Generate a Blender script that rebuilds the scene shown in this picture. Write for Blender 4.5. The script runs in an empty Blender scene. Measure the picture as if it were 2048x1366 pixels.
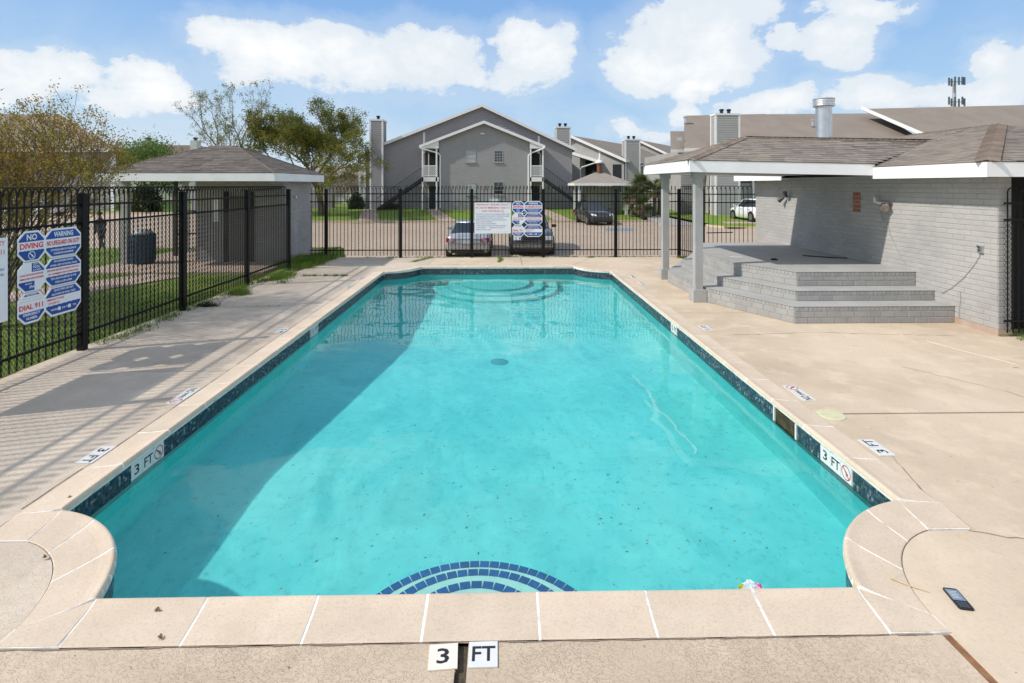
import bpy, math, random
import numpy as np
from mathutils import Vector, Matrix

# ------------------------------------------------------------------ camera, sky, sun, exposure
S = bpy.context.scene
COL = S.collection
R = math.radians
CAM_H = 2.4
cd = bpy.data.cameras.new('camera'); cam = bpy.data.objects.new('camera', cd); COL.objects.link(cam)
cam.location = (0, 0, CAM_H); cam.rotation_euler = (R(90), 0, -math.atan(21/1062))
cd.sensor_width = 36; cd.lens = 1062/2048*36; cd.shift_y = -(683-370)/2048
cd.clip_start = 0.05; cd.clip_end = 4000
S.camera = cam
S.view_settings.view_transform = 'Standard'; S.view_settings.look = 'None'
S.view_settings.gamma = 1.0; S.view_settings.use_curve_mapping = False
S.view_settings.exposure = 0.2
S.cycles.max_bounces = 10; S.cycles.transparent_max_bounces = 24; S.cycles.transmission_bounces = 6
S.cycles.glossy_bounces = 4; S.cycles.diffuse_bounces = 4
S.cycles.sample_clamp_indirect = 6

SUN_DIR = Vector((-1.05, -0.27, 1.0)).normalized()
SUN_EL = math.asin(SUN_DIR.z); SUN_AZ = math.atan2(SUN_DIR.x, SUN_DIR.y)
world = bpy.data.worlds.new('World'); S.world = world; world.use_nodes = True
wt = world.node_tree; wn = wt.nodes; wl = wt.links
for n in list(wn): wn.remove(n)
SKY_STRENGTH = 0.12
def wmath(op, a, b=None, c=None, clamp=False):
    n = wn.new('ShaderNodeMath'); n.operation = op; n.use_clamp = clamp
    for i, v in enumerate((a, b, c)):
        if v is None: continue
        if isinstance(v, (int, float)): n.inputs[i].default_value = v
        else: wl.new(v, n.inputs[i])
    return n.outputs[0]
tc = wn.new('ShaderNodeTexCoord')
sep = wn.new('ShaderNodeSeparateXYZ'); wl.new(tc.outputs['Generated'], sep.inputs[0])
sx, sy, sz = sep.outputs
AZ = wmath('ARCTAN2', sx, sy)
EL = wmath('ARCSINE', sz)
def wnoise(scale, detail, rough, vec, dist=0.0):
    n = wn.new('ShaderNodeTexNoise'); n.inputs['Scale'].default_value = scale
    n.inputs['Detail'].default_value = detail; n.inputs['Roughness'].default_value = rough
    n.inputs['Distortion'].default_value = dist
    wl.new(vec, n.inputs['Vector']); return n
cmb = wn.new('ShaderNodeCombineXYZ'); wl.new(AZ, cmb.inputs[0]); wl.new(wmath('MULTIPLY', EL, 1.35), cmb.inputs[1])
n1 = wnoise(6.5, 9, 0.62, cmb.outputs[0])
n2 = wnoise(19, 10, 0.66, cmb.outputs[0])
sepn = wn.new('ShaderNodeSeparateColor'); wl.new(n1.outputs['Color'], sepn.inputs[0])
AZd = wmath('ADD', AZ, wmath('MULTIPLY', wmath('SUBTRACT', sepn.outputs[0], 0.5), 0.15))
ELd = wmath('ADD', EL, wmath('MULTIPLY', wmath('SUBTRACT', sepn.outputs[1], 0.5), 0.12))
# cumulus banks: azimuth, elevation, half sizes in pixels of a 60 degree view, density
blobs = [(90,150,120,52,1),(15,175,60,50,.8),(310,172,115,58,1),(250,190,80,40,.7),(440,62,80,42,.9),(600,95,190,62,1.1),(730,125,150,62,1),(560,140,130,45,.8),
 (850,115,110,68,1),(930,150,70,35,.6),(1070,98,90,66,1.1),(1030,150,60,40,.6),(1390,60,170,75,1.1),(1290,130,110,62,1.1),(1400,120,140,70,1),
 (1400,184,52,30,1),(1585,86,50,30,1),(1690,85,85,58,1.1),(1715,12,95,28,1),(1570,205,95,34,1),(1750,190,92,42,1),(1995,120,75,62,1.1),
 (1930,195,130,40,1),(1850,200,100,30,1),(1375,225,42,30,.9),(1240,262,30,22,.8),(1300,270,60,16,.5),(2150,130,150,70,1),(-120,150,130,60,1),(1520,20,60,40,.6),(760,175,200,30,.35),(1480,225,110,22,.45),(1990,185,110,50,1)]
dens = None
for (bx, by, rx, ry, a) in blobs:
    az = math.atan((bx-1003)/1062); k = math.cos(az)
    el = math.atan((370-by)/1062*k); ra = rx/1062*k*k*1.04; re = ry/1062*k*1.05
    u = wmath('DIVIDE', wmath('SUBTRACT', AZd, az), ra)
    v = wmath('DIVIDE', wmath('SUBTRACT', ELd, el), re)
    q = wmath('SUBTRACT', a, wmath('MULTIPLY', wmath('MULTIPLY_ADD', u, u, wmath('MULTIPLY', v, v)), a))
    dens = q if dens is None else wmath('SMOOTH_MAX', dens, q, 0.25)
# elsewhere (outside the view) unseen broken cloud from plain noise, thickened for whiter fill
n3 = wnoise(2.6, 8, 0.6, tc.outputs['Generated'], 0.2)
gen = wmath('MULTIPLY', wmath('SUBTRACT', n3.outputs['Fac'], 0.48), 9.0)
away = wmath('GREATER_THAN', wmath('ABSOLUTE', AZ), 0.95)
high = wmath('GREATER_THAN', EL, 0.44)
out_view = wmath('MAXIMUM', away, high)
genm = wmath('SUBTRACT', gen, wmath('MULTIPLY', wmath('SUBTRACT', 1.0, out_view), 5.0))
dens = wmath('MAXIMUM', dens, genm)
edge = wmath('ADD', dens, wmath('MULTIPLY', wmath('SUBTRACT', n2.outputs['Fac'], 0.5), 1.5))
def wramp(v, lo, hi):
    m = wn.new('ShaderNodeMapRange'); m.interpolation_type = 'SMOOTHSTEP'; m.clamp = True
    wl.new(v, m.inputs[0]); m.inputs[1].default_value = lo; m.inputs[2].default_value = hi
    return m.outputs[0]
mask = wramp(edge, -0.04, 0.46)
# thin veil low in the sky, thicker towards the horizon
n4 = wnoise(3.0, 7, 0.6, cmb.outputs[0], 0.4)
veil = wmath('MULTIPLY', wmath('MULTIPLY', wramp(EL, 0.34, 0.06), wramp(n4.outputs['Fac'], 0.40, 0.66)), 0.5)
veil = wmath('MAXIMUM', veil, wmath('MULTIPLY', wramp(dens, -1.4, 0.3), 0.30))
cover = wmath('MAXIMUM', mask, veil, clamp=True)
sky = wn.new('ShaderNodeTexSky'); sky.sky_type = 'NISHITA'; sky.sun_disc = False
sky.sun_elevation = SUN_EL; sky.sun_rotation = SUN_AZ; sky.air_density = 1.0; sky.dust_density = 0.6; sky.ozone_density = 1.6
k = 1/SKY_STRENGTH
grad = wn.new('ShaderNodeValToRGB'); wl.new(wmath('MULTIPLY', EL, 1/1.5, clamp=True), grad.inputs[0])
els = [(0.0, (.58, .75, .90)), (.09, (.43, .66, .93)), (.2, (.27, .51, .90)), (.5, (.13, .33, .76)), (1.0, (.08, .24, .6))]
er = grad.color_ramp.elements
er[0].position, er[0].color = els[0][0], (*els[0][1], 1); er[1].position, er[1].color = els[-1][0], (*els[-1][1], 1)
for p_, c_ in els[1:-1]: e_ = er.new(p_); e_.color = (*c_, 1)
gsc = wn.new('ShaderNodeVectorMath'); gsc.operation = 'SCALE'; wl.new(grad.outputs[0], gsc.inputs[0]); gsc.inputs[3].default_value = k*.84
skym = wn.new('ShaderNodeMix'); skym.data_type = 'RGBA'; skym.inputs[0].default_value = .85
wl.new(sky.outputs[0], skym.inputs[6]); wl.new(gsc.outputs[0], skym.inputs[7])
cshade = wn.new('ShaderNodeMix'); cshade.data_type = 'RGBA'
wl.new(wramp(wmath('ADD', edge, wmath('MULTIPLY', wmath('SUBTRACT', n4.outputs['Fac'], .5), 3.2)), 0.3, 1.9), cshade.inputs[0])
k = 1/SKY_STRENGTH
cshade.inputs[6].default_value = (0.68*k, 0.74*k, 0.80*k, 1)
cshade.inputs[7].default_value = (0.94*k, 0.935*k, 0.92*k, 1)
cmix = wn.new('ShaderNodeMix'); cmix.data_type = 'RGBA'
wl.new(cover, cmix.inputs[0]); wl.new(skym.outputs[2], cmix.inputs[6]); wl.new(cshade.outputs[2], cmix.inputs[7])
bg = wn.new('ShaderNodeBackground'); bg.inputs[1].default_value = SKY_STRENGTH
wl.new(cmix.outputs[2], bg.inputs[0])
wo = wn.new('ShaderNodeOutputWorld'); wl.new(bg.outputs[0], wo.inputs[0])

sd = bpy.data.lights.new('sun', 'SUN'); sun = bpy.data.objects.new('sun', sd); COL.objects.link(sun)
sd.energy = 3.6; sd.angle = R(1.1); sd.color = (1.0, 0.945, 0.87)
sun.rotation_euler = SUN_DIR.to_track_quat('Z', 'Y').to_euler(); sun.location = (-20, -6, 25)
sd.cycles.is_caustics_light = True

# ------------------------------------------------------------------ helpers
def wloc(o):
    v = Vector((0, 0, 0))
    while o is not None: v += o.location; o = o.parent
    return v
def thing(name, label, cat, loc=(0, 0, 0), rotz=0, group=None, kind=None):
    o = bpy.data.objects.new(name, None); COL.objects.link(o); o.location = loc; o.rotation_euler = (0, 0, rotz)
    o.empty_display_size = 0.2
    o['label'] = label; o['category'] = cat
    if group: o['group'] = group
    if kind: o['kind'] = kind
    return o
def tag(o, label=None, cat=None, group=None, kind=None):
    for k_, v_ in (('label', label), ('category', cat), ('group', group), ('kind', kind)):
        if v_: o[k_] = v_
    return o
def link(name, me, parent=None, loc=None, label=None, kind=None):
    o = bpy.data.objects.new(name, me); COL.objects.link(o)
    if parent is not None: o.parent = parent
    if loc is not None: o.location = loc
    return tag(o, label=label, kind=kind)
class MB:
    def __init__(s): s.v = []; s.f = []; s.m = []; s.n = 0
    def add(s, vs, fs, mi=0):
        b = s.n
        s.v.extend([tuple(p) for p in vs]); s.n += len(vs)
        s.f.extend([tuple(i+b for i in f) for f in fs]); s.m.extend([mi]*len(fs)); return s
    def box(s, x0, y0, z0, x1, y1, z1, mi=0):
        x0, x1 = sorted((x0, x1)); y0, y1 = sorted((y0, y1)); z0, z1 = sorted((z0, z1))
        return s.add([(x0,y0,z0),(x1,y0,z0),(x1,y1,z0),(x0,y1,z0),(x0,y0,z1),(x1,y0,z1),(x1,y1,z1),(x0,y1,z1)],
            [(0,3,2,1),(4,5,6,7),(0,1,5,4),(1,2,6,5),(2,3,7,6),(3,0,4,7)], mi)
    def obox(s, c, a, b, d, mi=0):      # centre and three half vectors
        c, a, b, d = map(Vector, (c, a, b, d)); vs = []
        for k_ in (-1, 1):
            for i, j in ((-1,-1),(1,-1),(1,1),(-1,1)): vs.append(c+a*i+b*j+d*k_)
        fs = [(0,3,2,1),(4,5,6,7),(0,1,5,4),(1,2,6,5),(2,3,7,6),(3,0,4,7)]
        if a.cross(b).dot(d) < 0: fs = [f[::-1] for f in fs]
        return s.add(vs, fs, mi)
    def extr(s, poly, vec, mi=0):
        vec = Vector(vec); p = [Vector(q) for q in poly]; n = len(p)
        nor = Vector((0,0,0))
        for i in range(n): nor += (p[i]-p[0]).cross(p[(i+1) % n]-p[0])
        if nor.dot(vec) < 0: p = p[::-1]
        vs = p+[q+vec for q in p]
        fs = [tuple(range(n))[::-1], tuple(range(n, 2*n))]+[(i, (i+1) % n, n+(i+1) % n, n+i) for i in range(n)]
        return s.add(vs, fs, mi)
    def prism(s, poly, z0, z1, mi=0): return s.extr([(x, y, z0) for x, y in poly], (0, 0, z1-z0), mi)
    def tube(s, pts, r, n=8, mi=0, cap=True, sq=False):
        pts = [Vector(p) for p in pts]; rs = r if isinstance(r, (list, tuple)) else [r]*len(pts)
        vs = []; prev = None
        for i, p in enumerate(pts):
            t = (pts[min(i+1, len(pts)-1)]-pts[max(i-1, 0)])
            t = t.normalized() if t.length > 1e-9 else Vector((0,0,1))
            if prev is None: u = t.orthogonal().normalized() if abs(t.z) < .99 else Vector((1,0,0)); 
            else:
                u = prev-t*prev.dot(t); u = u.normalized() if u.length > 1e-6 else t.orthogonal().normalized()
            if abs(t.z) >= .99 and prev is None: u = (u-t*u.dot(t)).normalized()
            prev = u; w = t.cross(u)
            for k_ in range(n):
                a = 2*math.pi*(k_+(.5 if sq else 0))/n; vs.append(p+(u*math.cos(a)+w*math.sin(a))*rs[i])
        fs = []
        for i in range(len(pts)-1):
            for k_ in range(n):
                a = i*n+k_; b = i*n+(k_+1) % n; fs.append((a, b, b+n, a+n))
        if cap: fs.append(tuple(range(n))[::-1]); fs.append(tuple(range((len(pts)-1)*n, len(pts)*n)))
        return s.add(vs, fs, mi)
    def lathe(s, c, prof, n=16, mi=0):    # prof: (r, z) list, axis +Z at c
        vs = []; c = Vector(c)
        for r, z in prof:
            for k_ in range(n):
                a = 2*math.pi*k_/n; vs.append((c.x+r*math.cos(a), c.y+r*math.sin(a), c.z+z))
        fs = []
        for i in range(len(prof)-1):
            for k_ in range(n):
                a = i*n+k_; b = i*n+(k_+1) % n; fs.append((a, b, b+n, a+n))
        fs.append(tuple(range(n))[::-1]); fs.append(tuple(range((len(prof)-1)*n, len(prof)*n)))
        return s.add(vs, fs, mi)
    def mesh(s, name, mats, smooth=False, off=(0,0,0)):
        me = bpy.data.meshes.new(name)
        ox, oy, oz = off
        me.from_pydata([(x-ox, y-oy, z-oz) for x, y, z in s.v], [], s.f)
        if not isinstance(mats, (list, tuple)): mats = [mats]
        for m_ in mats: me.materials.append(m_)
        if len(mats) > 1: me.polygons.foreach_set('material_index', s.m)
        if smooth: me.polygons.foreach_set('use_smooth', [True]*len(me.polygons))
        me.update(); return me
    def build(s, name, mats, parent=None, smooth=False, world=True, label=None, kind=None):
        off = wloc(parent) if (world and parent is not None) else Vector((0,0,0))
        if parent is None and world and s.v:      # origin near its own base
            xs = [p[0] for p in s.v]; ys = [p[1] for p in s.v]; zs = [p[2] for p in s.v]
            off = Vector(((min(xs)+max(xs))/2, (min(ys)+max(ys))/2, min(zs)))
            return link(name, s.mesh(name, mats, smooth, off), None, off, label, kind)
        return link(name, s.mesh(name, mats, smooth, off), parent, None, label, kind)

def bigmesh(name, verts, quads, mats, mi=None, tri=False, smooth=False):
    me = bpy.data.meshes.new(name); verts = np.asarray(verts, np.float32).reshape(-1, 3); quads = np.asarray(quads, np.int32)
    k_ = quads.shape[1]; nf = len(quads)
    me.vertices.add(len(verts)); me.vertices.foreach_set('co', verts.ravel())
    me.loops.add(nf*k_); me.loops.foreach_set('vertex_index', quads.ravel())
    me.polygons.add(nf); me.polygons.foreach_set('loop_start', np.arange(0, nf*k_, k_, dtype=np.int32))
    try: me.polygons.foreach_set('loop_total', np.full(nf, k_, np.int32))
    except Exception: pass
    if not isinstance(mats, (list, tuple)): mats = [mats]
    for m_ in mats: me.materials.append(m_)
    if mi is not None: me.polygons.foreach_set('material_index', np.asarray(mi, np.int32))
    me.polygons.foreach_set('use_smooth', np.full(nf, bool(smooth)))
    me.update(calc_edges=True); me.validate(); return me

# ------------------------------------------------------------------ materials
class N:
    def __init__(s, name):
        s.m = bpy.data.materials.new(name); s.m.use_nodes = True; s.t = s.m.node_tree; s.n = s.t.nodes; s.l = s.t.links
        s.b = s.n['Principled BSDF']; s.o = s.n['Material Output']
        s.pos = s.n.new('ShaderNodeNewGeometry').outputs['Position']
    def set(s, node, i, v):
        if v is None: return
        if hasattr(v, 'node'): s.l.new(v, node.inputs[i])
        else: node.inputs[i].default_value = v
    def noise(s, scale, detail=5, rough=.55, vec=None, dist=0, fac=True):
        n = s.n.new('ShaderNodeTexNoise'); s.l.new(vec or s.pos, n.inputs['Vector']); n.inputs['Scale'].default_value = scale
        n.inputs['Detail'].default_value = detail; n.inputs['Roughness'].default_value = rough; n.inputs['Distortion'].default_value = dist
        return n.outputs['Fac'] if fac else n.outputs['Color']
    def vor(s, scale, feature='F1', vec=None, out='Distance', rnd=1.0):
        n = s.n.new('ShaderNodeTexVoronoi'); n.feature = feature; s.l.new(vec or s.pos, n.inputs['Vector']); n.inputs['Scale'].default_value = scale
        n.inputs['Randomness'].default_value = rnd
        return n.outputs[out]
    def ramp(s, v, lo, hi, a=0., b=1.):
        m = s.n.new('ShaderNodeMapRange'); m.clamp = True; s.l.new(v, m.inputs[0])
        for i, x in zip((1,2,3,4), (lo, hi, a, b)): m.inputs[i].default_value = x
        return m.outputs[0]
    def math(s, op, a, b=None, clamp=False):
        n = s.n.new('ShaderNodeMath'); n.operation = op; n.use_clamp = clamp; s.set(n, 0, a); s.set(n, 1, b); return n.outputs[0]
    def mix(s, f, a, b, blend='MIX'):
        n = s.n.new('ShaderNodeMix'); n.data_type = 'RGBA'; n.blend_type = blend
        s.set(n, 0, f); s.set(n, 6, a if hasattr(a, 'node') else (*a[:3], 1)); s.set(n, 7, b if hasattr(b, 'node') else (*b[:3], 1)); return n.outputs[2]
    def scale(s, vec, sc, rot=(0,0,0)):
        n = s.n.new('ShaderNodeMapping'); s.l.new(vec, n.inputs[0]); n.inputs['Scale'].default_value = sc; n.inputs['Rotation'].default_value = rot; return n.outputs[0]
    def bump(s, h, strength=.3, dist=.01, prev=None):
        n = s.n.new('ShaderNodeBump'); s.l.new(h, n.inputs['Height']); n.inputs['Strength'].default_value = strength; n.inputs['Distance'].default_value = dist
        if prev is not None: s.l.new(prev, n.inputs['Normal'])
        return n.outputs[0]
    def rand(s):     # differs per object and, inside joined pieces, per piece
        g = s.n.new('ShaderNodeNewGeometry').outputs['Random Per Island']
        return s.math('FRACT', s.math('ADD', s.math('MULTIPLY', s.n.new('ShaderNodeObjectInfo').outputs['Random'], 7.31), g))
    def xyz(s, i):
        n = s.n.new('ShaderNodeSeparateXYZ'); s.l.new(s.pos, n.inputs[0]); return n.outputs[i]
    def out(s, col=None, rough=None, normal=None, metal=None, spec=None, **kw):
        if col is not None: s.set(s.b, 'Base Color', col if hasattr(col, 'node') else (*col[:3], 1))
        if rough is not None: s.set(s.b, 'Roughness', rough)
        if normal is not None: s.l.new(normal, s.b.inputs['Normal'])
        if metal is not None: s.b.inputs['Metallic'].default_value = metal
        if spec is not None: s.b.inputs['Specular IOR Level'].default_value = spec
        for k_, v_ in kw.items(): s.set(s.b, k_.replace('_', ' '), v_)
        return s.m
def mat(name, col, rough=.7, var=.12, scale=4, bump=0, bscale=60, metal=0, spec=.4, rnd=0, c2=None, lo=.35, hi=.65, **kw):
    m = N(name); c2 = c2 or tuple(min(1, x*(1-var)) for x in col)
    c = m.mix(m.ramp(m.noise(scale, 6), lo, hi), col, c2)
    if rnd:
        f = m.ramp(m.rand(), 0, 1, 1-rnd, 1+rnd); g = m.n.new('ShaderNodeCombineColor')
        for i in range(3): m.l.new(f, g.inputs[i])
        c = m.mix(1.0, c, g.outputs[0], 'MULTIPLY')
    nrm = m.bump(m.noise(bscale, 4), bump, .01) if bump else None
    return m.out(c, rough, nrm, metal, spec, **kw)

# ---- concrete of the deck: broom and knock-down texture, stains, speckle
def deck_material(name, base, tex=.5):
    m = N(name); p = m.pos
    big = m.noise(.45, 6, .6); mid = m.noise(2.3, 7, .6); fine = m.noise(26, 6, .7); grit = m.noise(160, 3, .6)
    dark = tuple(x*k for x, k in zip(base, (.76, .74, .72))); light = tuple(min(1, x*1.1) for x in base)
    c = m.mix(m.ramp(big, .36, .66), base, dark)
    c = m.mix(m.ramp(mid, .5, .75), c, light)
    c = m.mix(m.ramp(fine, .52, .72, 0, .3), c, tuple(x*.6 for x in base))
    c = m.mix(m.ramp(grit, .6, .72, 0, .35), c, tuple(x*.45 for x in base))
    # rusty and grey stains of their own shape
    st = m.noise(.9, 8, .65, m.scale(p, (1, .5, 1)), .6)
    c = m.mix(m.ramp(st, .6, .72, 0, .3), c, (.38, .30, .23))
    s2 = m.noise(2.7, 11, .74, None, .3)
    c = m.mix(m.ramp(s2, .585, .605, 0, .16), c, tuple(x*.6 for x in base)); c = m.mix(m.ramp(m.noise(6, 11, .78), .62, .64, 0, .22), c, (.30, .23, .17))
    # knock-down plaster flakes, patchy
    v = m.noise(34, 3, .5, m.scale(p, (1, 1.5, 1)), 1.2)
    patch = m.ramp(m.noise(1.1, 4), .28, .55)
    ridge = m.ramp(v, .47, .53)
    h = m.math('MULTIPLY', ridge, patch)
    e = m.math('MULTIPLY', m.math('MULTIPLY', m.math('SUBTRACT', 1.0, m.ramp(m.math('ABSOLUTE', m.math('SUBTRACT', v, .5)), 0, .035)), patch), .3*tex)
    c = m.mix(e, c, tuple(x*.45 for x in base))
    nr = m.bump(h, .5*tex, .004); nr = m.bump(grit, .35, .003, nr); nr = m.bump(fine, .25, .006, nr)
    return m.out(c, .9, nr, spec=.25)
M_DECK = deck_material('deck_concrete', (.59, .475, .35), 1.3)
M_DECK_L = deck_material('deck_concrete_old', (.60, .505, .40), 1.0)
M_DECK_R = deck_material('deck_concrete_smooth', (.625, .51, .378), .35)
def coping_material():
    m = N('coping_stone')
    c = m.mix(m.ramp(m.noise(3.0, 5), .35, .7), (.67, .545, .415), (.59, .475, .355))
    c = m.mix(m.ramp(m.noise(70, 5, .7), .50, .66, 0, .45), c, (.42, .33, .26))
    c = m.mix(m.ramp(m.noise(150, 3), .58, .68, 0, .38), c, (.33, .25, .19))
    f = m.ramp(m.rand(), 0, 1, .93, 1.05); g = m.n.new('ShaderNodeCombineColor')
    for i in range(3): m.l.new(f, g.inputs[i])
    c = m.mix(1.0, c, g.outputs[0], 'MULTIPLY')
    return m.out(c, .8, m.bump(m.noise(140, 4), .3, .003), spec=.3)
M_COPE = coping_material()
M_GROUT = mat('white_grout', (.84, .81, .76), .85, .45, 9, lo=.5, hi=.7)
M_DIRT = mat('joint_dirt', (.11, .085, .055), .95, .5, 30, .6, 90)
M_RUST_JOINT = mat('rusty_joint_strip', (.30, .15, .07), .9, .4, 12, .5, 90)
M_TILEW = mat('marker_tile_white', (.69, .69, .66), .25, .05, 12, spec=.5)
M_TILEB = mat('marker_tile_cream', (.80, .72, .62), .35, .06, 12, spec=.5)
M_INK = mat('black_ink', (.02, .02, .025), .5, .2)
M_REDINK = mat('red_ink', (.50, .06, .05), .5, .2)
M_REDSIGN = mat('sign_red', (.72, .035, .07), .5, .08)
M_BLUESIGN = mat('sign_blue', (.012, .075, .34), .45, .1)
M_WHITESIGN = mat('sign_white', (.82, .84, .86), .4, .05, 6)
def plaster():
    m = N('pool_plaster')
    c = m.mix(m.ramp(m.noise(.55, 7, .62, dist=.6), .36, .64), (.24, .825, .785), (.158, .71, .70))
    c = m.mix(m.ramp(m.noise(1.3, 8, .7, m.scale(m.pos, (1, .5, 1)), .8), .5, .68, 0, .55), c, (.10, .56, .55))
    c = m.mix(m.ramp(m.noise(2.6, 9, .75, dist=.5), .58, .72, 0, .5), c, (.33, .86, .82))
    c = m.mix(m.ramp(m.noise(11, 7, .75), .54, .68, 0, .5), c, (.08, .42, .42))
    c = m.mix(m.ramp(m.noise(60, 4, .7), .62, .72, 0, .4), c, (.06, .34, .34))
    m.out(c, .8, spec=.2); return m.m
M_PLASTER = plaster()
M_STEPPL = mat('step_plaster', (.62, .85, .76), .8, .12, 5, c2=(.50, .78, .70))
def water():
    m = N('pool_water')
    for n in list(m.n):
        if n.type == 'BSDF_PRINCIPLED': m.n.remove(n)
    rf = m.n.new('ShaderNodeBsdfRefraction'); rf.inputs['Color'].default_value = (*WATER_TINT, 1); rf.inputs['Roughness'].default_value = 0.0; rf.inputs['IOR'].default_value = 1.333
    gl = m.n.new('ShaderNodeBsdfAnisotropic'); gl.inputs['Roughness'].default_value = 0.0
    fr = m.n.new('ShaderNodeFresnel'); fr.inputs[0].default_value = 1.333
    mx = m.n.new('ShaderNodeMixShader')
    m.l.new(fr.outputs[0], mx.inputs[0]); m.l.new(rf.outputs[0], mx.inputs[1]); m.l.new(gl.outputs[0], mx.inputs[2]); m.l.new(mx.outputs[0], m.o.inputs[0])
    return m.m
WATER_TINT = (.85, .97, .975)
M_WATER = water()
M_NAVY = [mat('mosaic_navy', (.022, .034, .05), .25, .3, 40, rnd=.4, spec=.6), mat('mosaic_slate', (.06, .075, .09), .25, .3, 40, rnd=.4, spec=.6),
          mat('mosaic_blue', (.03, .06, .10), .22, .3, 40, rnd=.4, spec=.6), mat('mosaic_pale', (.19, .22, .24), .3, .3, 40, rnd=.3, spec=.6)]
M_BLUETILE = mat('step_tile_blue', (.006, .13, .36), .25, .2, 30, rnd=.15)
M_MORTAR = mat('tile_mortar', (.38, .40, .38), .8)

# ================================================================== the pool
PX0, PX1, PY0, PY1 = -3.22, 3.0, 3.115, 15.5
WZ = -.2
CR, CO = 1.12, .80          # inner and outer radius of the bowed corners
def corner_arc(cx, cy, r, x_end, y_end, sxx, syy, n=14):
    # from the point on the side (x = x_end) round to the point on the end (y = y_end); all within one corner
    a0 = math.acos(max(-1, min(1, (x_end-cx)/r*sxx))); a1 = math.asin(max(-1, min(1, (y_end-cy)/r*syy)))
    # local frame: u = inward X, v = inward Y, measured from the corner centre
    return [(cx+sxx*r*math.cos(t), cy+syy*r*math.sin(t)) for t in [a0+(a1-a0)*i/(n-1) for i in range(n)]]
CC = {}                      # corner centres
for kx, x, s1 in (('L', PX0, 1), ('R', PX1, -1)):
    for ky, y, s2 in (('N', PY0, 1), ('F', PY1, -1)):
        CC[kx+ky] = (x-s1*.2, y-s2*.25, s1, s2)
def arc_inner(key, r=CR, n=15):
    cx, cy, s1, s2 = CC[key]; x = PX0 if key[0] == 'L' else PX1; y = PY0 if key[1] == 'N' else PY1
    return corner_arc(cx, cy, r, x, y, s1, s2, n)
def outline(ins=0.0):        # counter-clockwise outline of the water, moved out by ins
    pts = []
    LN = arc_inner('LN', CR-ins); RN = arc_inner('RN', CR-ins); RF = arc_inner('RF', CR-ins); LF = arc_inner('LF', CR-ins)
    def mv(P, key):
        out = []
        for (x, y) in P:
            x0 = PX0-ins if key[0] == 'L' else PX1+ins; y0 = PY0-ins if key[1] == 'N' else PY1+ins
            out.append((x, y))
        out[0] = (PX0-ins if key[0] == 'L' else PX1+ins, out[0][1]); out[-1] = (out[-1][0], PY0-ins if key[1] == 'N' else PY1+ins)
        return out
    pts += mv(LN, 'LN'); pts += mv(RN, 'RN')[::-1]; pts += mv(RF, 'RF'); pts += mv(LF, 'LF')[::-1]
    return pts
OUT = outline(.03)
pool = thing('swimming_pool', 'rectangular turquoise swimming pool with bowed corners and pale stone coping', 'swimming pool', ((PX0+PX1)/2, PY0, 0))
def floor_z(y):
    return -1.08 if y < 5.5 else (-1.08-.62*min(1, (y-5.5)/4.5))
# walls (thick, opaque) and floor
mb = MB(); n = len(OUT); O2 = outline(.33)
for i in range(n):
    a, b = OUT[i], OUT[(i+1) % n]; c, d = O2[(i+1) % n], O2[i]
    zb = -1.9
    mb.add([(*a, -.05), (*b, -.05), (*b, zb), (*a, zb), (*d, -.05), (*c, -.05)], [(0, 1, 2, 3), (0, 4, 5, 1)])
basin = mb.build('basin_wall', M_PLASTER, pool)
ys = [PY0-.3+(PY1-PY0+.6)*i/60 for i in range(61)]
mb = MB(); vs = []; fs = []
for y in ys: vs += [(PX0-.3, y, floor_z(y)), (PX1+.3, y, floor_z(y))]
for i in range(60): fs.append((2*i, 2*i+1, 2*i+3, 2*i+2))
mb.add(vs, fs); bfloor = mb.build('basin_floor', M_PLASTER, pool)
# entry steps at both ends
def ustep(mb, cy, r, z0, z1, s, n=28):
    cx = (PX0+PX1)/2-.06; yw = PY0-.02 if s > 0 else PY1+.02
    P = [(cx-r, yw)]+[(cx-r*math.cos(math.pi*i/n), cy+s*r*math.sin(math.pi*i/n)) for i in range(n+1)]+[(cx+r, yw)]
    mb.prism(P, z0, z1)
steps = []
for (cy, s, R3, Z3) in ((3.14, 1, (1.0, .765, .50), (-.80, -.60, -.40)), (15.0, -1, (1.75, 1.35, .95), (-1.45, -1.22, -1.0))):
    for r, z in zip(R3, Z3):
        mb = MB(); ustep(mb, cy, r, floor_z(cy)-.05, z, s)
        steps.append(mb.build('entry_step', M_STEPPL if s > 0 else M_PLASTER, pool))
    if s > 0:
        cx = (PX0+PX1)/2-.06
        for r, z in zip(R3, Z3):
            rm = r-.035; k = max(6, int(math.pi*rm/.075))
            t = MB(); t.box(-.034, -.031, 0, .034, .031, .006); tm = t.mesh('step_tile', M_BLUETILE)
            L = wloc(pool)
            for i in range(k):
                a = math.pi*(i+.5)/k
                o = link('step_tile', tm, pool, Vector((cx-rm*math.cos(a), cy+rm*math.sin(a), z))-L); o.rotation_euler = (0, 0, math.pi/2-a)
            for sgn in (-1, 1):
                for j in range(3):
                    yy = cy-.04-.075*j
                    if yy > PY0: o = link('step_tile', tm, pool, Vector((cx+sgn*rm, yy, z))-L); o.rotation_euler = (0, 0, math.pi/2)
    else:
        t = MB()
        for r, z in zip(R3, Z3):
            cx = (PX0+PX1)/2-.06
            P = [(cx-r*math.cos(math.pi*i/28), cy+s*r*math.sin(math.pi*i/28), z+.004) for i in range(29)]
            for i in range(28):
                a, b = Vector(P[i]), Vector(P[i+1]); ca = Vector((cx, cy, z+.004)); 
                t.add([a, b, b+(ca-b).normalized()*.06, a+(ca-a).normalized()*.06], [(0, 1, 2, 3)])
        t.build('step_edging', mat('edging_pale', (.22, .77, .76), .8), pool, kind='stuff')
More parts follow.
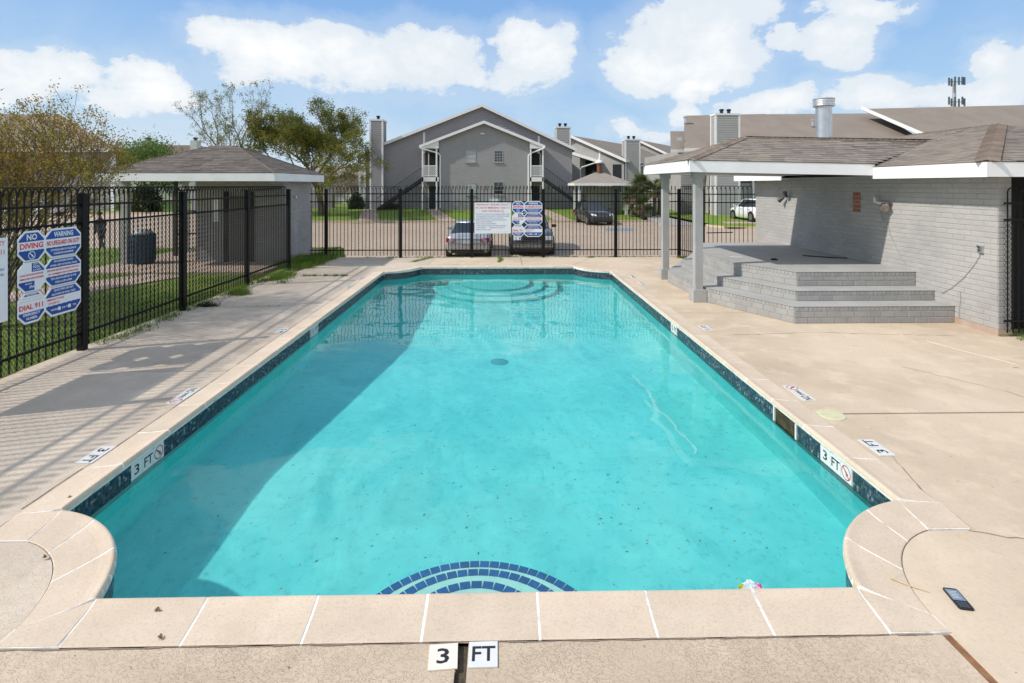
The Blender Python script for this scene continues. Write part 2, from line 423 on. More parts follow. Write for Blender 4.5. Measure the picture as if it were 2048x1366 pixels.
# drain and pale irregular line on the floor
t = MB(); t.lathe((-.04, 9.2, floor_z(9.2)), [(.15, 0), (.15, .03), (.11, .06), (.03, .075), (.0, .075)], 20)
t.build('main_drain', mat('drain_dark', (.09, .42, .44), .6), pool)
random.seed(4)
pts = []
for i in range(26):
    f = i/25; pts.append((2.12+.02*math.sin(f*9)+.03*random.uniform(-1, 1)+.06*f, 8.5-2.6*f, floor_z(8.5-2.6*f)+.006))
t = MB()
for i in range(25):
    a, b = Vector(pts[i]), Vector(pts[i+1]); w = random.uniform(.012, .03); t.add([a-Vector((w,0,0)), b-Vector((w,0,0)), b+Vector((w,0,0)), a+Vector((w,0,0))], [(0,1,2,3)])
t.build('floor_crack_repair', mat('line_pale', (.42, .88, .84), .7), pool)

# waterline band of mosaic: joined tiles with recessed mortar
def along(poly):
    d = [0]
    for i in range(len(poly)): d.append(d[-1]+math.dist(poly[i], poly[(i+1) % len(poly)]))
    return d
TI = outline(.022); mort = MB()
for i in range(len(TI)):
    a, b = TI[i], TI[(i+1) % len(TI)]; mort.add([(*a, -.04), (*b, -.04), (*b, -.32), (*a, -.32)], [(0, 1, 2, 3)])
mort.build('tile_mortar', M_MORTAR, pool)
skip = [('L', 4.70, 5.16), ('L', 9.05, 9.48), ('R', 4.51, 4.97), ('R', 9.06, 9.43), ('R', 5.36, 5.82)]
V = []; Q = []; MI = []; rng = np.random.default_rng(3); TT = .0255
D = along(TI)
for i in range(len(TI)):
    a = np.array(TI[i]); b = np.array(TI[(i+1) % len(TI)]); L = np.linalg.norm(b-a)
    if L < .01: continue
    u = (b-a)/L; nrm = np.array([-u[1], u[0]])
    k = max(1, round(L/TT)); w = L/k
    for j in range(k):
        c = a+u*w*(j+.5)
        if abs(u[1]) > .99 and any((sd_ == ('L' if c[0] < 0 else 'R')) and y0 < c[1] < y1 for sd_, y0, y1 in skip): continue
        for r in range(7):
            z1 = -.048-r*TT; z0 = z1-TT+.003; hw = w/2-.0015; p = nrm*(.004+rng.random()*.0012)
            c0 = c-u*hw; c1 = c+u*hw; b0 = len(V)
            V += [(*c0, z0), (*c1, z0), (*c1, z1), (*c0, z1), (*(c0+p), z0), (*(c1+p), z0), (*(c1+p), z1), (*(c0+p), z1)]
            Q += [(b0+4, b0+5, b0+6, b0+7), (b0+3, b0+7, b0+6, b0+2), (b0, b0+4, b0+7, b0+3), (b0+1, b0+2, b0+6, b0+5)]
            mi = rng.choice(4, p=[.38, .36, .18, .08]); MI += [mi]*4
V = np.array(V)-np.array(wloc(pool)); link('waterline_mosaic', bigmesh('waterline_mosaic', V, Q, M_NAVY, MI), pool, kind='stuff')

# coping: each stone its own lofted mesh; grout runs a little lower between them
PROF = [(0, -.09), (0, .003), (.02, .006), (.45, .008), (.72, .013), (.82, .018), (.88, .022), (.92, .024), (.95, .022), (.972, .016), (.988, .006), (.997, -.006), (1.0, -.018), (.99, -.032), (.965, -.042), (.92, -.047), (.84, -.09)]
def loft_stone(inner, outer, drop=0.0, shrink=0.0):
    k = len(PROF); vs = []; fs = []
    for (ix, iy), (ox, oy) in zip(inner, outer):
        for t, z in PROF:
            vs.append((ox+(ix-ox)*t, oy+(iy-oy)*t, z-drop))
    for i in range(len(inner)-1):
        for j in range(k-1): fs.append((i*k+j, (i+1)*k+j, (i+1)*k+j+1, i*k+j+1))
    fs.append(tuple(range(k))[::-1]); fs.append(tuple(range((len(inner)-1)*k, len(inner)*k)))
    return vs, fs
def lerp2(a, b, t): return (a[0]+(b[0]-a[0])*t, a[1]+(b[1]-a[1])*t)
def cut(P, a, b):            # part of polyline P between fractions a and b
    d = [0]
    for i in range(len(P)-1): d.append(d[-1]+math.dist(P[i], P[i+1]))
    T = d[-1]
    def at(s):
        s *= T
        for i in range(len(P)-1):
            if s <= d[i+1]+1e-9: return lerp2(P[i], P[i+1], (s-d[i])/max(1e-9, d[i+1]-d[i]))
        return P[-1]
    return [at(a)]+[P[i] for i in range(len(P)) if a*T < d[i]-1e-6 < b*T-2e-6]+[at(b)]
def resample(P, n): 
    return [cut(P, 0, i/(n-1))[-1] if i else P[0] for i in range(n)]
grout = MB()
random.seed(8)
def run(inner, outer, cuts, grow=.0075):
    inner = resample(inner, 41) if len(inner) > 2 else resample(inner, 2); outer = resample(outer, len(inner))
    LI = sum(math.dist(inner[i], inner[i+1]) for i in range(len(inner)-1))
    for a, b in zip(cuts[:-1], cuts[1:]):
        e = grow/LI
        m = 12 if len(inner) > 2 else 2
        def seg(P): return [lerp2(*(lambda f: (P[int(f)], P[min(int(f)+1, len(P)-1)], f-int(f)))((a+e+(b-a-2*e)*i/(m-1))*(len(P)-1))) for i in range(m)]
        vs, fs = loft_stone(seg(inner), seg(outer), random.uniform(-.0012, .0012))
        q = MB(); q.add(vs, fs)
        me = q.mesh('coping_stone', M_COPE, False, wloc(pool))
        link('coping_stone', me, pool)
    vs, fs = loft_stone(inner, outer, .0012); grout.add(vs, fs)
CW = .3
cxm = (PX0+PX1)/2
def cuts(n): return [i/n for i in range(n+1)]
arcs = {}
for key in CC:
    cx, cy, s1, s2 = CC[key]; I = arc_inner(key, CR, 21)
    # outer arc: from the side end to the end-wall end
    x = PX0 if key[0] == 'L' else PX1; y = PY0 if key[1] == 'N' else PY1
    ox, oy = x+(-s1)*.2, y+(-s2)*.245
    a0 = math.radians(73); a1 = math.radians(3)
    O = [(ox+s1*.8*math.cos(a0+(a1-a0)*i/20), oy+s2*.8*math.sin(a0+(a1-a0)*i/20)) for i in range(21)]
    arcs[key] = (I, O)
for kx, x, s in (('L', PX0, 1), ('R', PX1, -1)):
    yn = arcs[kx+'N'][0][0][1]; yf = arcs[kx+'F'][0][0][1]
    run([(x, yn), (x, yf)], [(x-s*CW, yn-.03), (x-s*CW, yf+.03)], cuts(17))
for ky, y, s in (('N', PY0, 1), ('F', PY1, -1)):
    xl = arcs['L'+ky][0][-1][0]; xr = arcs['R'+ky][0][-1][0]
    run([(xl, y), (xr, y)], [(xl+.03, y-s*.32), (xr-.03, y-s*.32)], [0]+[(i+.0)/7 for i in range(1, 7)]+[1])
for key, (I, O) in arcs.items():
    run(I, O, [0, .27, .63, 1])
    # mitre stones where an arc meets the straight runs
    s1, s2 = CC[key][2:]; x = PX0 if key[0] == 'L' else PX1; y = PY0 if key[1] == 'N' else PY1
    a = I[0]; b = O[0]
    A = [(a[0], a[1]), (x-s1*CW, a[1]-s2*.03), (x-s1*CW*.88, b[1]-s2*.0), (b[0], b[1])]
    c = I[-1]; d = O[-1]
    B = [(c[0], c[1]), (d[0], d[1]), (d[0]-s1*.005, y-s2*.32), (c[0]+s1*.03, y-s2*.32)]
    for P in (A, B):
        P = [Vector((p[0], p[1], 0)) for p in P]; cen = sum(P, Vector())/4
        q = MB(); q.extr([p+(cen-p).normalized()*.008+Vector((0, 0, -.09)) for p in P], (0, 0, .1)); q.build('coping_stone', M_COPE, pool)
        grout.extr([p+Vector((0, 0, -.09)) for p in P], (0, 0, .097))
grout.build('coping_grout', M_GROUT, pool)

# ---- water sheet: real ripples, bent light
nx, ny = 150, 300
X = np.linspace(PX0-.12, PX1+.12, nx); Y = np.linspace(PY0-.12, PY1+.12, ny)
XX, YY = np.meshgrid(X, Y); ZZ = np.zeros_like(XX); rg = np.random.default_rng(11)
for lam, amp, k in ((1.5, .0009, 8), (.7, .00055, 12), (.33, .0003, 16), (.17, .00012, 18)):
    for _ in range(k):
        th = rg.uniform(0, 2*np.pi); kk = 2*np.pi/(lam*rg.uniform(.75, 1.3))
        ZZ += amp/np.sqrt(k)*1.6*np.sin(kk*(XX*np.cos(th)+YY*np.sin(th))+rg.uniform(0, 6.28))
ZZ *= .55+.75*np.clip((YY-8)/6, 0, 1)
idx = np.arange(nx*ny).reshape(ny, nx)
Q = np.stack([idx[:-1, :-1], idx[:-1, 1:], idx[1:, 1:], idx[1:, :-1]], -1).reshape(-1, 4)
c0 = np.array([cxm, 9.3, WZ])
V = np.stack([XX, YY, ZZ+WZ], -1).reshape(-1, 3)-c0
wat = link('pool_water', bigmesh('pool_water', V, Q, M_WATER, smooth=True), None, c0, kind='structure')
wat.cycles.is_caustics_caster = True
for o in [basin, bfloor]+steps: o.cycles.is_caustics_receiver = True
for o in pool.children:
    if o.name.startswith(('step_', 'floor_crack', 'main_drain')): o.cycles.is_caustics_receiver = True

# ================================================================== the deck, slab by slab
deck = thing('pool_deck', 'beige concrete pool deck with joints', 'deck', (0, 9, -.12), kind='structure')
for k_ in ('label', 'category'): del deck[k_]
XL, XR = PX0-CW-.006, PX1+CW+.006; YN, YF = PY0-.32-.006, PY1+.32+.006
def oarc(key, n=15, grow=-.006):
    I, O = arcs[key]; cx, cy = (PX0 if key[0] == 'L' else PX1)-CC[key][2]*.2, (PY0 if key[1] == 'N' else PY1)-CC[key][3]*.245
    return [(cx+(x-cx)*(1+grow), cy+(y-cy)*(1+grow)) for x, y in O]
def slab(poly, m, z=0.0):
    q = MB(); q.prism(poly, -.12, z); q.build('concrete_slab', m, deck)
RN, LN, RF, LF = oarc('RN'), oarc('LN'), oarc('RF'), oarc('LF')
FXL, FXR = -2.66, 2.39
slab([(-2.63, -2), (-.232, -2), (-.232, YN), (-2.63, YN)], M_DECK)
slab([(-.172, -2), (2.35, -2), (2.35, YN), (-.172, YN)], M_DECK)
slab([(2.40, -2), (14, -2), (14, 5.485), (XR, 5.485), (XR, RN[0][1])]+RN+[(2.40, YN)], M_DECK_R)
slab([(-6.2, -2), (-2.645, -2), (LN[-1][0], LN[-1][1])]+LN[::-1]+[(XL, LN[0][1]), (XL, 6.925), (-6.2, 6.925)], M_DECK_L)
slab([(-6.22, 6.94), (XL, 6.94), (XL, 10.60), (-6.22, 10.60)], M_DECK_L)
slab([(-6.18, 10.625), (XL, 10.625), (XL, 14.1), (-6.18, 14.1)], M_DECK_L)
slab([(-5.75, 14.12), (XL, 14.12), (XL, LF[0][1])]+LF+[(LF[-1][0], YF+.0), (-2.2, YF), (-2.2, 17.72), (-5.35, 17.72)], M_DECK_L)
slab([(-2.19, YF), (.62, YF), (.62, 17.75), (-2.19, 17.75)], M_DECK_R)
slab([(.635, YF), (2.1, YF), (3.1, 17.75), (.635, 17.75)], M_DECK_R)
slab([(2.115, YF), (RF[-1][0], YF), (RF[-1][0], RF[-1][1])]+RF[::-1]+[(XR, RF[0][1]), (XR, 9.9), (7.9, 9.9), (7.9, 17.75), (3.115, 17.75)], M_DECK_R)
slab([(XR, 5.515), (14, 5.515), (14, 8.25), (7.9, 8.25), (7.9, 9.885), (XR, 9.885)], M_DECK_R)
q = MB(); 
for P in [[(-.24, -2), (-.16, -2), (-.16, YN+.01), (-.24, YN+.01)], [(-6.3, 6.8), (XL, 6.8), (XL, 7.1), (-6.3, 7.1)], [(-6.3, 10.5), (XL, 10.5), (XL, 10.8), (-6.3, 10.8)],
          [(-6.3, 14), (XL, 14), (XL, 14.3), (-6.3, 14.3)], [(XR, 5.4), (14, 5.4), (14, 5.6), (XR, 5.6)], [(XR, 9.8), (8, 9.8), (8, 10), (XR, 10)], [(-2.3, YF), (3.2, YF), (3.2, 17.7), (-2.3, 17.7)]]:
    q.prism(P, -.13, -.022)
q.build('joint_filler', M_DIRT, deck)
q = MB(); q.prism([(2.345, -2), (2.405, -2), (2.405, YN), (2.345, YN)], -.12, -.006); q.build('rusty_joint', M_RUST_JOINT, deck)
# hairline cracks and stains lie 3 mm proud as thin sheets
def crack(pts, w, name, m, z=.0035, seed=0, wob=.02):
    random.seed(seed); P = []
    for i in range(len(pts)-1):
        k_ = max(2, int(math.dist(pts[i], pts[i+1])/.09))
        for j in range(k_): x, y = lerp2(pts[i], pts[i+1], j/k_); P.append((x+random.uniform(-wob, wob), y+random.uniform(-wob, wob)))
    P.append(pts[-1]); q = MB()
    for i in range(len(P)-1):
        a, b = Vector((*P[i], z)), Vector((*P[i+1], z)); d = (b-a).normalized().cross(Vector((0,0,1)))*w*random.uniform(.3, 1.2)
        q.add([a-d, b-d, b+d, a+d], [(0,1,2,3)])
    return q.build(name, m, deck)
M_CRACK = mat('crack_dark', (.27, .21, .16), .95, .3, 20)
M_CRACK2 = mat('crack_faint', (.36, .28, .215), .95, .3, 20)
crack([(5.3, 6.9), (5.9, 6.0), (6.1, 5.0), (6.0, 4.2)], .004, 'hairline_crack', M_CRACK2, seed=1)
crack([(3.45, 4.62), (3.3, 4.1), (3.27, 3.66)], .006, 'hairline_crack', M_CRACK, seed=2, wob=.008)
crack([(3.25, 3.62), (4.1, 3.35), (5.5, 2.9)], .004, 'hairline_crack', M_CRACK2, seed=3)
crack([(3.6, 8.4), (5.0, 8.55), (7.2, 8.3)], .005, 'hairline_crack', M_CRACK2, seed=5)
crack([(-6.1, 8.5), (-5.2, 8.6), (-4.2, 8.2)], .004, 'hairline_crack', M_CRACK2, seed=6)
crack([(-3.55, 4.0), (-3.53, 5.5), (-3.53, 8.0), (-3.53, 10.5), (-3.53, 13)], .005, 'hairline_crack', M_CRACK, seed=7, wob=.004)
crack([(-2.6, 2.785), (-1, 2.787), (.6, 2.787), (2.3, 2.787)], .0045, 'hairline_crack', M_CRACK, z=.0045, seed=9, wob=.004)
crack([(-4.3, 16.2), (-3.6, 16.4), (-2.4, 16.6)], .006, 'hairline_crack', M_CRACK2, seed=12)

# ---- lettering helper: built-in font, converted to flat mesh
def text_mesh(body, size, m, align='CENTER', width=None, extrude=.0, bold=0.0, name='lettering', spacing=1.0):
    cu = bpy.data.curves.new('txt', 'FONT'); cu.body = body; cu.size = size; cu.align_x = align; cu.align_y = 'CENTER'; cu.offset = bold
    cu.extrude = extrude; cu.resolution_u = 2; cu.space_character = spacing
    ob = bpy.data.objects.new('txt', cu); COL.objects.link(ob)
    dg = bpy.context.evaluated_depsgraph_get(); me = bpy.data.meshes.new_from_object(ob.evaluated_get(dg))
    bpy.data.objects.remove(ob); bpy.data.curves.remove(cu); me.name = name
    me.materials.clear(); me.materials.append(m)
    if width:
        n_ = len(me.vertices); co = np.empty(n_*3, np.float32); me.vertices.foreach_get('co', co); co = co.reshape(-1, 3)
        wv = co[:, 0].max()-co[:, 0].min()
        if wv > 0: co[:, 0] *= width/wv
        me.vertices.foreach_set('co', co.ravel()); me.update()
    return me
def mtx(o, X, Yv, Zv): # local frame given by three axis vectors at origin o
    X, Yv, Zv = Vector(X).normalized(), Vector(Yv).normalized(), Vector(Zv).normalized()
    m = Matrix((X, Yv, Zv)).transposed().to_4x4(); m.translation = Vector(o); return m
def set_local(o, m): o.matrix_local = m; return o
def no_diving_mesh(r, m=None):
    q = MB(); k = 28
    for i in range(k):
        a, b = 2*math.pi*i/k, 2*math.pi*(i+1)/k
        q.add([(r*math.cos(a), r*math.sin(a), 0), (r*math.cos(b), r*math.sin(b), 0), (r*.84*math.cos(b), r*.84*math.sin(b), 0), (r*.84*math.cos(a), r*.84*math.sin(a), 0)], [(0,1,2,3)], 0)
    c = math.sqrt(.5); w = r*.07
    q.add([(-r*.85*c-w, r*.85*c-w, .0002), (-r*.85*c+w, r*.85*c+w, .0002), (r*.85*c+w, -r*.85*c+w, .0002), (r*.85*c-w, -r*.85*c-w, .0002)], [(3,2,1,0)], 0)
    # diver: head, arms, body, legs
    q.add([(r*.36*math.cos(t)*.35+r*.3, r*.36*math.sin(t)*.35-r*.1, .0001) for t in [i*math.pi/4 for i in range(8)]], [tuple(range(8))], 1)
    q.add([(-r*.55, r*.42, .0001), (-r*.5, r*.55, .0001), (r*.2, r*.12, .0001), (r*.1, -r*.05, .0001)], [(0,3,2,1)], 1)
    q.add([(-r*.1, r*.0, .0001), (r*.02, r*.02, .0001), (r*.12, -r*.5, .0001), (r*.02, -r*.55, .0001)], [(0,3,2,1)], 1)
    return q
# depth and warning tiles: parts of the pool (wall) or of the deck
def marker(cen, right, up, chars, size, m_tile=M_TILEW, parent=None, gap=.004, pitch=None, label=None):
    right = Vector(right); up = Vector(up); nor = right.cross(up); cen = Vector(cen); pitch = pitch or size
    par = parent or deck; L = wloc(par); k = len(chars)
    for i, ch in enumerate(chars):
        c = cen+right*(i-(k-1)/2)*pitch
        w = size
        q = MB(); q.box(-w/2+gap/2, -size/2+gap/2, 0, w/2-gap/2, size/2-gap/2, .006)
        me = q.mesh('marker_tile', m_tile); o = link('marker_tile', me, par); set_local(o, mtx(c-L, right, up, nor))
        if ch == '@':
            d = no_diving_mesh(size*.42); t = link('no_diving_symbol', d.mesh('no_diving_symbol', [M_REDINK, M_INK]), o, (0, 0, .0068))
        elif ch: 
            tm = text_mesh(ch, size*.80 if len(ch) < 3 else size*.4, M_INK, bold=size*.012, width=size*(.42 if len(ch) == 1 else .78 if len(ch) == 2 else .9))
            link('lettering', tm, o, (0, -size*.02, .0068))
ZT = .0015
marker((-.296, 2.703, ZT), (1, .06, 0), (-.06, 1, 0), ['3'], .15, M_TILEB)
marker((-.094, 2.712, ZT), (1, .01, 0), (-.01, 1, 0), ['FT'], .152)
marker((-3.60, 4.79, ZT), (0, -1, 0), (1, 0, 0), ['3', 'FT'], .15)
marker((3.42, 4.78, ZT), (0, 1, 0), (-1, 0, 0), ['3', 'FT'], .15)
marker((-3.61, 6.11, ZT), (0, -1, 0), (1, 0, 0), ['NO', 'DIVING', '@'], .15)
marker((3.43, 6.05, ZT), (0, 1, 0), (-1, 0, 0), ['NO', 'DIVING', '@'], .15)
for y in (8.79, 12.63): marker((-3.61, y, ZT), (0, -1, 0), (1, 0, 0), ['5', 'FT'], .15)
marker((3.42, 8.82, ZT), (0, 1, 0), (-1, 0, 0), ['5', 'FT'], .15); marker((3.44, 12.85, ZT), (0, 1, 0), (-1, 0, 0), ['5', 'FT'], .15)
marker((-3.61, 13.75, ZT), (0, -1, 0), (1, 0, 0), ['NO', 'DIVING', '@'], .13); marker((3.44, 13.85, ZT), (0, 1, 0), (-1, 0, 0), ['NO', 'DIVING', '@'], .13)
xw = PX0-.022+.0005; zt = -.122
marker((xw, 4.93, zt), (0, 1, 0), (0, 0, 1), ['3', 'FT', '@'], .15, parent=pool)
marker((xw, 9.265, zt), (0, 1, 0), (0, 0, 1), ['5', 'FT'], .15, parent=pool)
xw = PX1+.022-.0005
marker((xw, 4.74, zt), (0, -1, 0), (0, 0, 1), ['3', 'FT', '@'], .15, parent=pool)
marker((xw, 9.245, zt), (0, -1, 0), (0, 0, 1), ['5', 'FT'], .15, parent=pool)
# skimmer mouth in the right wall and its lid in the deck
for y_ in (5.36, 5.795):
    q = MB(); q.box(PX1+.005, y_, -.21, PX1+.03, y_+.025, -.045); q.build('skimmer_frame', M_TILEW, pool)
q = MB(); q.box(PX1+.0195, 5.386, -.26, PX1+.0215, 5.794, -.046); q.build('skimmer_mouth', mat('skimmer_inside', (.07, .05, .02), .9, .7, 14), pool)
q = MB(); q.lathe((3.44, 5.475, 0), [(.135, -.05), (.135, .004), (.125, .008), (0.0, .009)], 28); 
q.build('skimmer_lid', mat('lid_yellowed', (.62, .60, .38), .6, .15, 14), deck)

# ================================================================== terrain, car park, lawns
M_LAWN = N('lawn_grass_blend')
_c = M_LAWN.mix(M_LAWN.ramp(M_LAWN.noise(.5, 6, .65), .35, .65), (.15, .27, .035), (.22, .27, .06))
_c = M_LAWN.mix(M_LAWN.ramp(M_LAWN.noise(3.5, 6, .7), .5, .75, 0, .6), _c, (.26, .22, .09))
_c = M_LAWN.mix(M_LAWN.ramp(M_LAWN.noise(40, 5, .8), .45, .7, 0, .55), _c, (.05, .10, .015))
M_LAWN = M_LAWN.out(_c, .95, M_LAWN.bump(M_LAWN.noise(28, 6, .75), .8, .04), spec=.15)
m = N('car_park_concrete')
_c = m.mix(m.ramp(m.noise(.12, 6, .6), .35, .65), (.46, .365, .275), (.40, .315, .24))
_c = m.mix(m.ramp(m.noise(.8, 7, .7, m.scale(m.pos, (.3, 1.6, 1))), .5, .75, 0, .5), _c, (.30, .225, .175))
_c = m.mix(m.ramp(m.noise(9, 6, .7), .5, .75, 0, .35), _c, (.24, .18, .14))
M_LOT = m.out(_c, .92, m.bump(m.noise(30, 5), .3, .01), spec=.2)
M_FIELD = mat('far_ground', (.16, .17, .08), .95, .3, .05)
M_CURB = mat('curb_yellow_worn', (.55, .42, .26), .9, .25, 1.5, .3, 30, c2=(.50, .43, .34))
M_PATH = mat('path_concrete', (.47, .36, .28), .9, .2, 1.2, .2, 40)
M_PATHG = mat('path_concrete_grey', (.40, .37, .34), .9, .2, 1.2, .2, 40)
LZ = -.5
def struct(mb, name, m, kind='structure'):
    return mb.build(name, m, None, kind=kind)
q = MB(); gv = [(-900, -60, -.75), (900, -60, -.75), (900, 1400, -.75), (-900, 1400, -.75), (-3.5, 2.9, -.75), (3.3, 2.9, -.75), (3.3, 15.7, -.75), (-3.5, 15.7, -.75)]
q.add(gv, [(0,1,5,4), (1,2,6,5), (2,3,7,6), (3,0,4,7)]); struct(q, 'ground', M_FIELD)
q = MB(); q.add([(-75, 17.9, LZ), (90, 17.9, LZ), (90, 41.2, LZ), (-75, 41.2, LZ)], [(0,1,2,3)]); 
q.add([(-75, 41.2, LZ), (-19, 41.2, LZ), (-19, 54.5, LZ), (-75, 54.5, LZ)], [(0,1,2,3)])
q.add([(17, 41.2, LZ), (24.5, 41.2, LZ), (27, 75, LZ+.3), (22, 75, LZ+.3)], [(0,1,2,3)])
struct(q, 'car_park', M_LOT)
# slope under deck edge and the near left lawn
q = MB()
q.add([(-40, -6, -.03), (-6.2, -6, -.03), (-6.2, 17.8, -.03), (-40, 17.8, -.03), (-40, 21.0, -.06), (-6.2, 21.0, -.06), (-40, 21.15, -.45), (-6.2, 21.15, -.45),
       (-6.2, 21.15, -.7), (-40, 21.15, -.7)], [(0,1,2,3), (3,2,5,4), (4,5,7,6), (6,7,8,9)])
q.add([(-6.2, 17.8, -.03), (-6.2, 21.0, -.06), (-6.2, 21.15, -.45), (-6.2, 17.8, -.45)], [(0,3,2,1)])
struct(q, 'lawn', M_LAWN)
q = MB(); q.add([(-6.2, 17.7, -.04), (8.2, 17.7, -.04), (8.2, 18.1, LZ-.01), (-6.2, 18.1, LZ-.01)], [(0,1,2,3)]); q.add([(-6.3, 13.9, -.045), (-5.2, 13.9, -.045), (-5.2, 17.8, -.045), (-6.3, 17.8, -.045)], [(0,1,2,3)])
q.add([(7.9, 8.25, -.02), (14, 8.25, -.02), (14, 8.32, .1), (7.9, 8.32, .1)], [(0,1,2,3)])
struct(q, 'earth_verge', mat('earth', (.20, .165, .09), .95, .4, 6, .5, 40, c2=(.13, .16, .05)))
def footpath(poly, z, m):
    q = MB(); q.prism(poly, z-.3, z); return struct(q, 'footpath', m)
footpath([(-8.3, 14.3), (-9.6, 14.55), (-10.7, 12.6), (-13.5, 9.6), (-12.0, 9.0), (-9.4, 11.9)], .0, M_PATH)
# far lawn rising from the curb to the houses
def farlawn(x0, x1, yc, zc=-.38, ye=49.6, ze=.16):
    q = MB(); q.add([(x0, yc, zc), (x1, yc, zc), (x1, ye, ze), (x0, ye, ze), (x1, ye+30, ze), (x0, ye+30, ze), (x0, yc, -.6), (x1, yc, -.6), (x1, ye+30, -.6), (x0, ye+30, -.6)],
        [(0,1,2,3), (3,2,4,5), (6,7,1,0), (1,7,8,4,2), (0,3,5,9,6)])
    struct(q, 'lawn', M_LAWN)
farlawn(-19, 11.2, 41.3); farlawn(14.2, 17.2, 41.3)
farlawn(11.8, 13.9, 42.0, -.36, 49.6, .18)
def curb(pts, z=-.36):
    q = MB()
    for a, b in zip(pts[:-1], pts[1:]):
        a3, b3 = Vector((*a, -.44)), Vector((*b, -.44)); d = (b3-a3); L = d.length/2; d.normalize(); w = d.cross(Vector((0,0,1)))
        q.obox((a3+b3)/2, d*L, w*.09, Vector((0, 0, .09)))
    return struct(q, 'curb', M_CURB)
curb([(-19, 41.2), (-5, 41.2), (11.3, 41.2)]); curb([(14.0, 41.2), (11.3, 37.6)]); curb([(14.4, 37.0), (14.9, 35.1), (17, 34.6), (40, 34.6)]); curb([(-75, 54.5), (-19, 54.5)]); curb([(-40, 21.2), (-6.2, 21.2)])
q = MB(); q.add([(14.9, 34.7, -.38), (60, 34.7, -.38), (60, 44.5, -.05), (13.4, 44.5, -.05), (14.5, 37.5, -.3)], [(0,1,2,3,4)]); q.add([(13.4, 44.5, -.05), (60, 44.5, -.05), (60, 80, -.05), (13.4, 80, -.05)], [(0,1,2,3)]); struct(q, 'lawn', M_LAWN)
def ramp_path(P, m):
    q = MB(); n = len(P)
    q.add(P+[(x, y, z-.4) for x, y, z in P], [tuple(range(n))]+[(i, i+n, (i+1) % n+n, (i+1) % n) for i in range(n)]); return struct(q, 'footpath', m)
def lz(y): return -.38+(y-41.3)/8.3*.54+.02
ramp_path([(-4.9, 41.25, lz(41.2)), (-3.5, 41.25, lz(41.2)), (-5.9, 49.2, lz(49.2)), (-7.0, 49.2, lz(49.2))], M_PATH)
ramp_path([(-11.1, 41.25, lz(41.2)), (-9.5, 41.25, lz(41.2)), (-11.5, 49.2, lz(49.2)), (-12.8, 49.2, lz(49.2))], M_PATH)
ramp_path([(4.2, 41.25, lz(41.2)), (5.6, 41.25, lz(41.2)), (4.2, 49.2, lz(49.2)), (3.2, 49.2, lz(49.2))], M_PATH)
ramp_path([(11.4, 37.5, -.44), (14.3, 36.8, -.44), (13.2, 44.5, lz(44.5)), (14.6, 56, .2), (12.8, 56, .2), (11.9, 44.5, lz(44.5))], M_PATHG)
# far lawn left behind the other car park
farlawn(-75, -19, 54.6, -.38, 58, -.1)
# disabled bay paint
q = MB(); q.add([(6.6, 33.4, LZ+.004), (8.4, 33.4, LZ+.004), (8.7, 35.3, LZ+.004), (6.9, 35.3, LZ+.004)], [(0,1,2,3)])
bay = struct(q, 'painted_bay', mat('bay_blue_paint', (.22, .34, .42), .8, .4, 4))

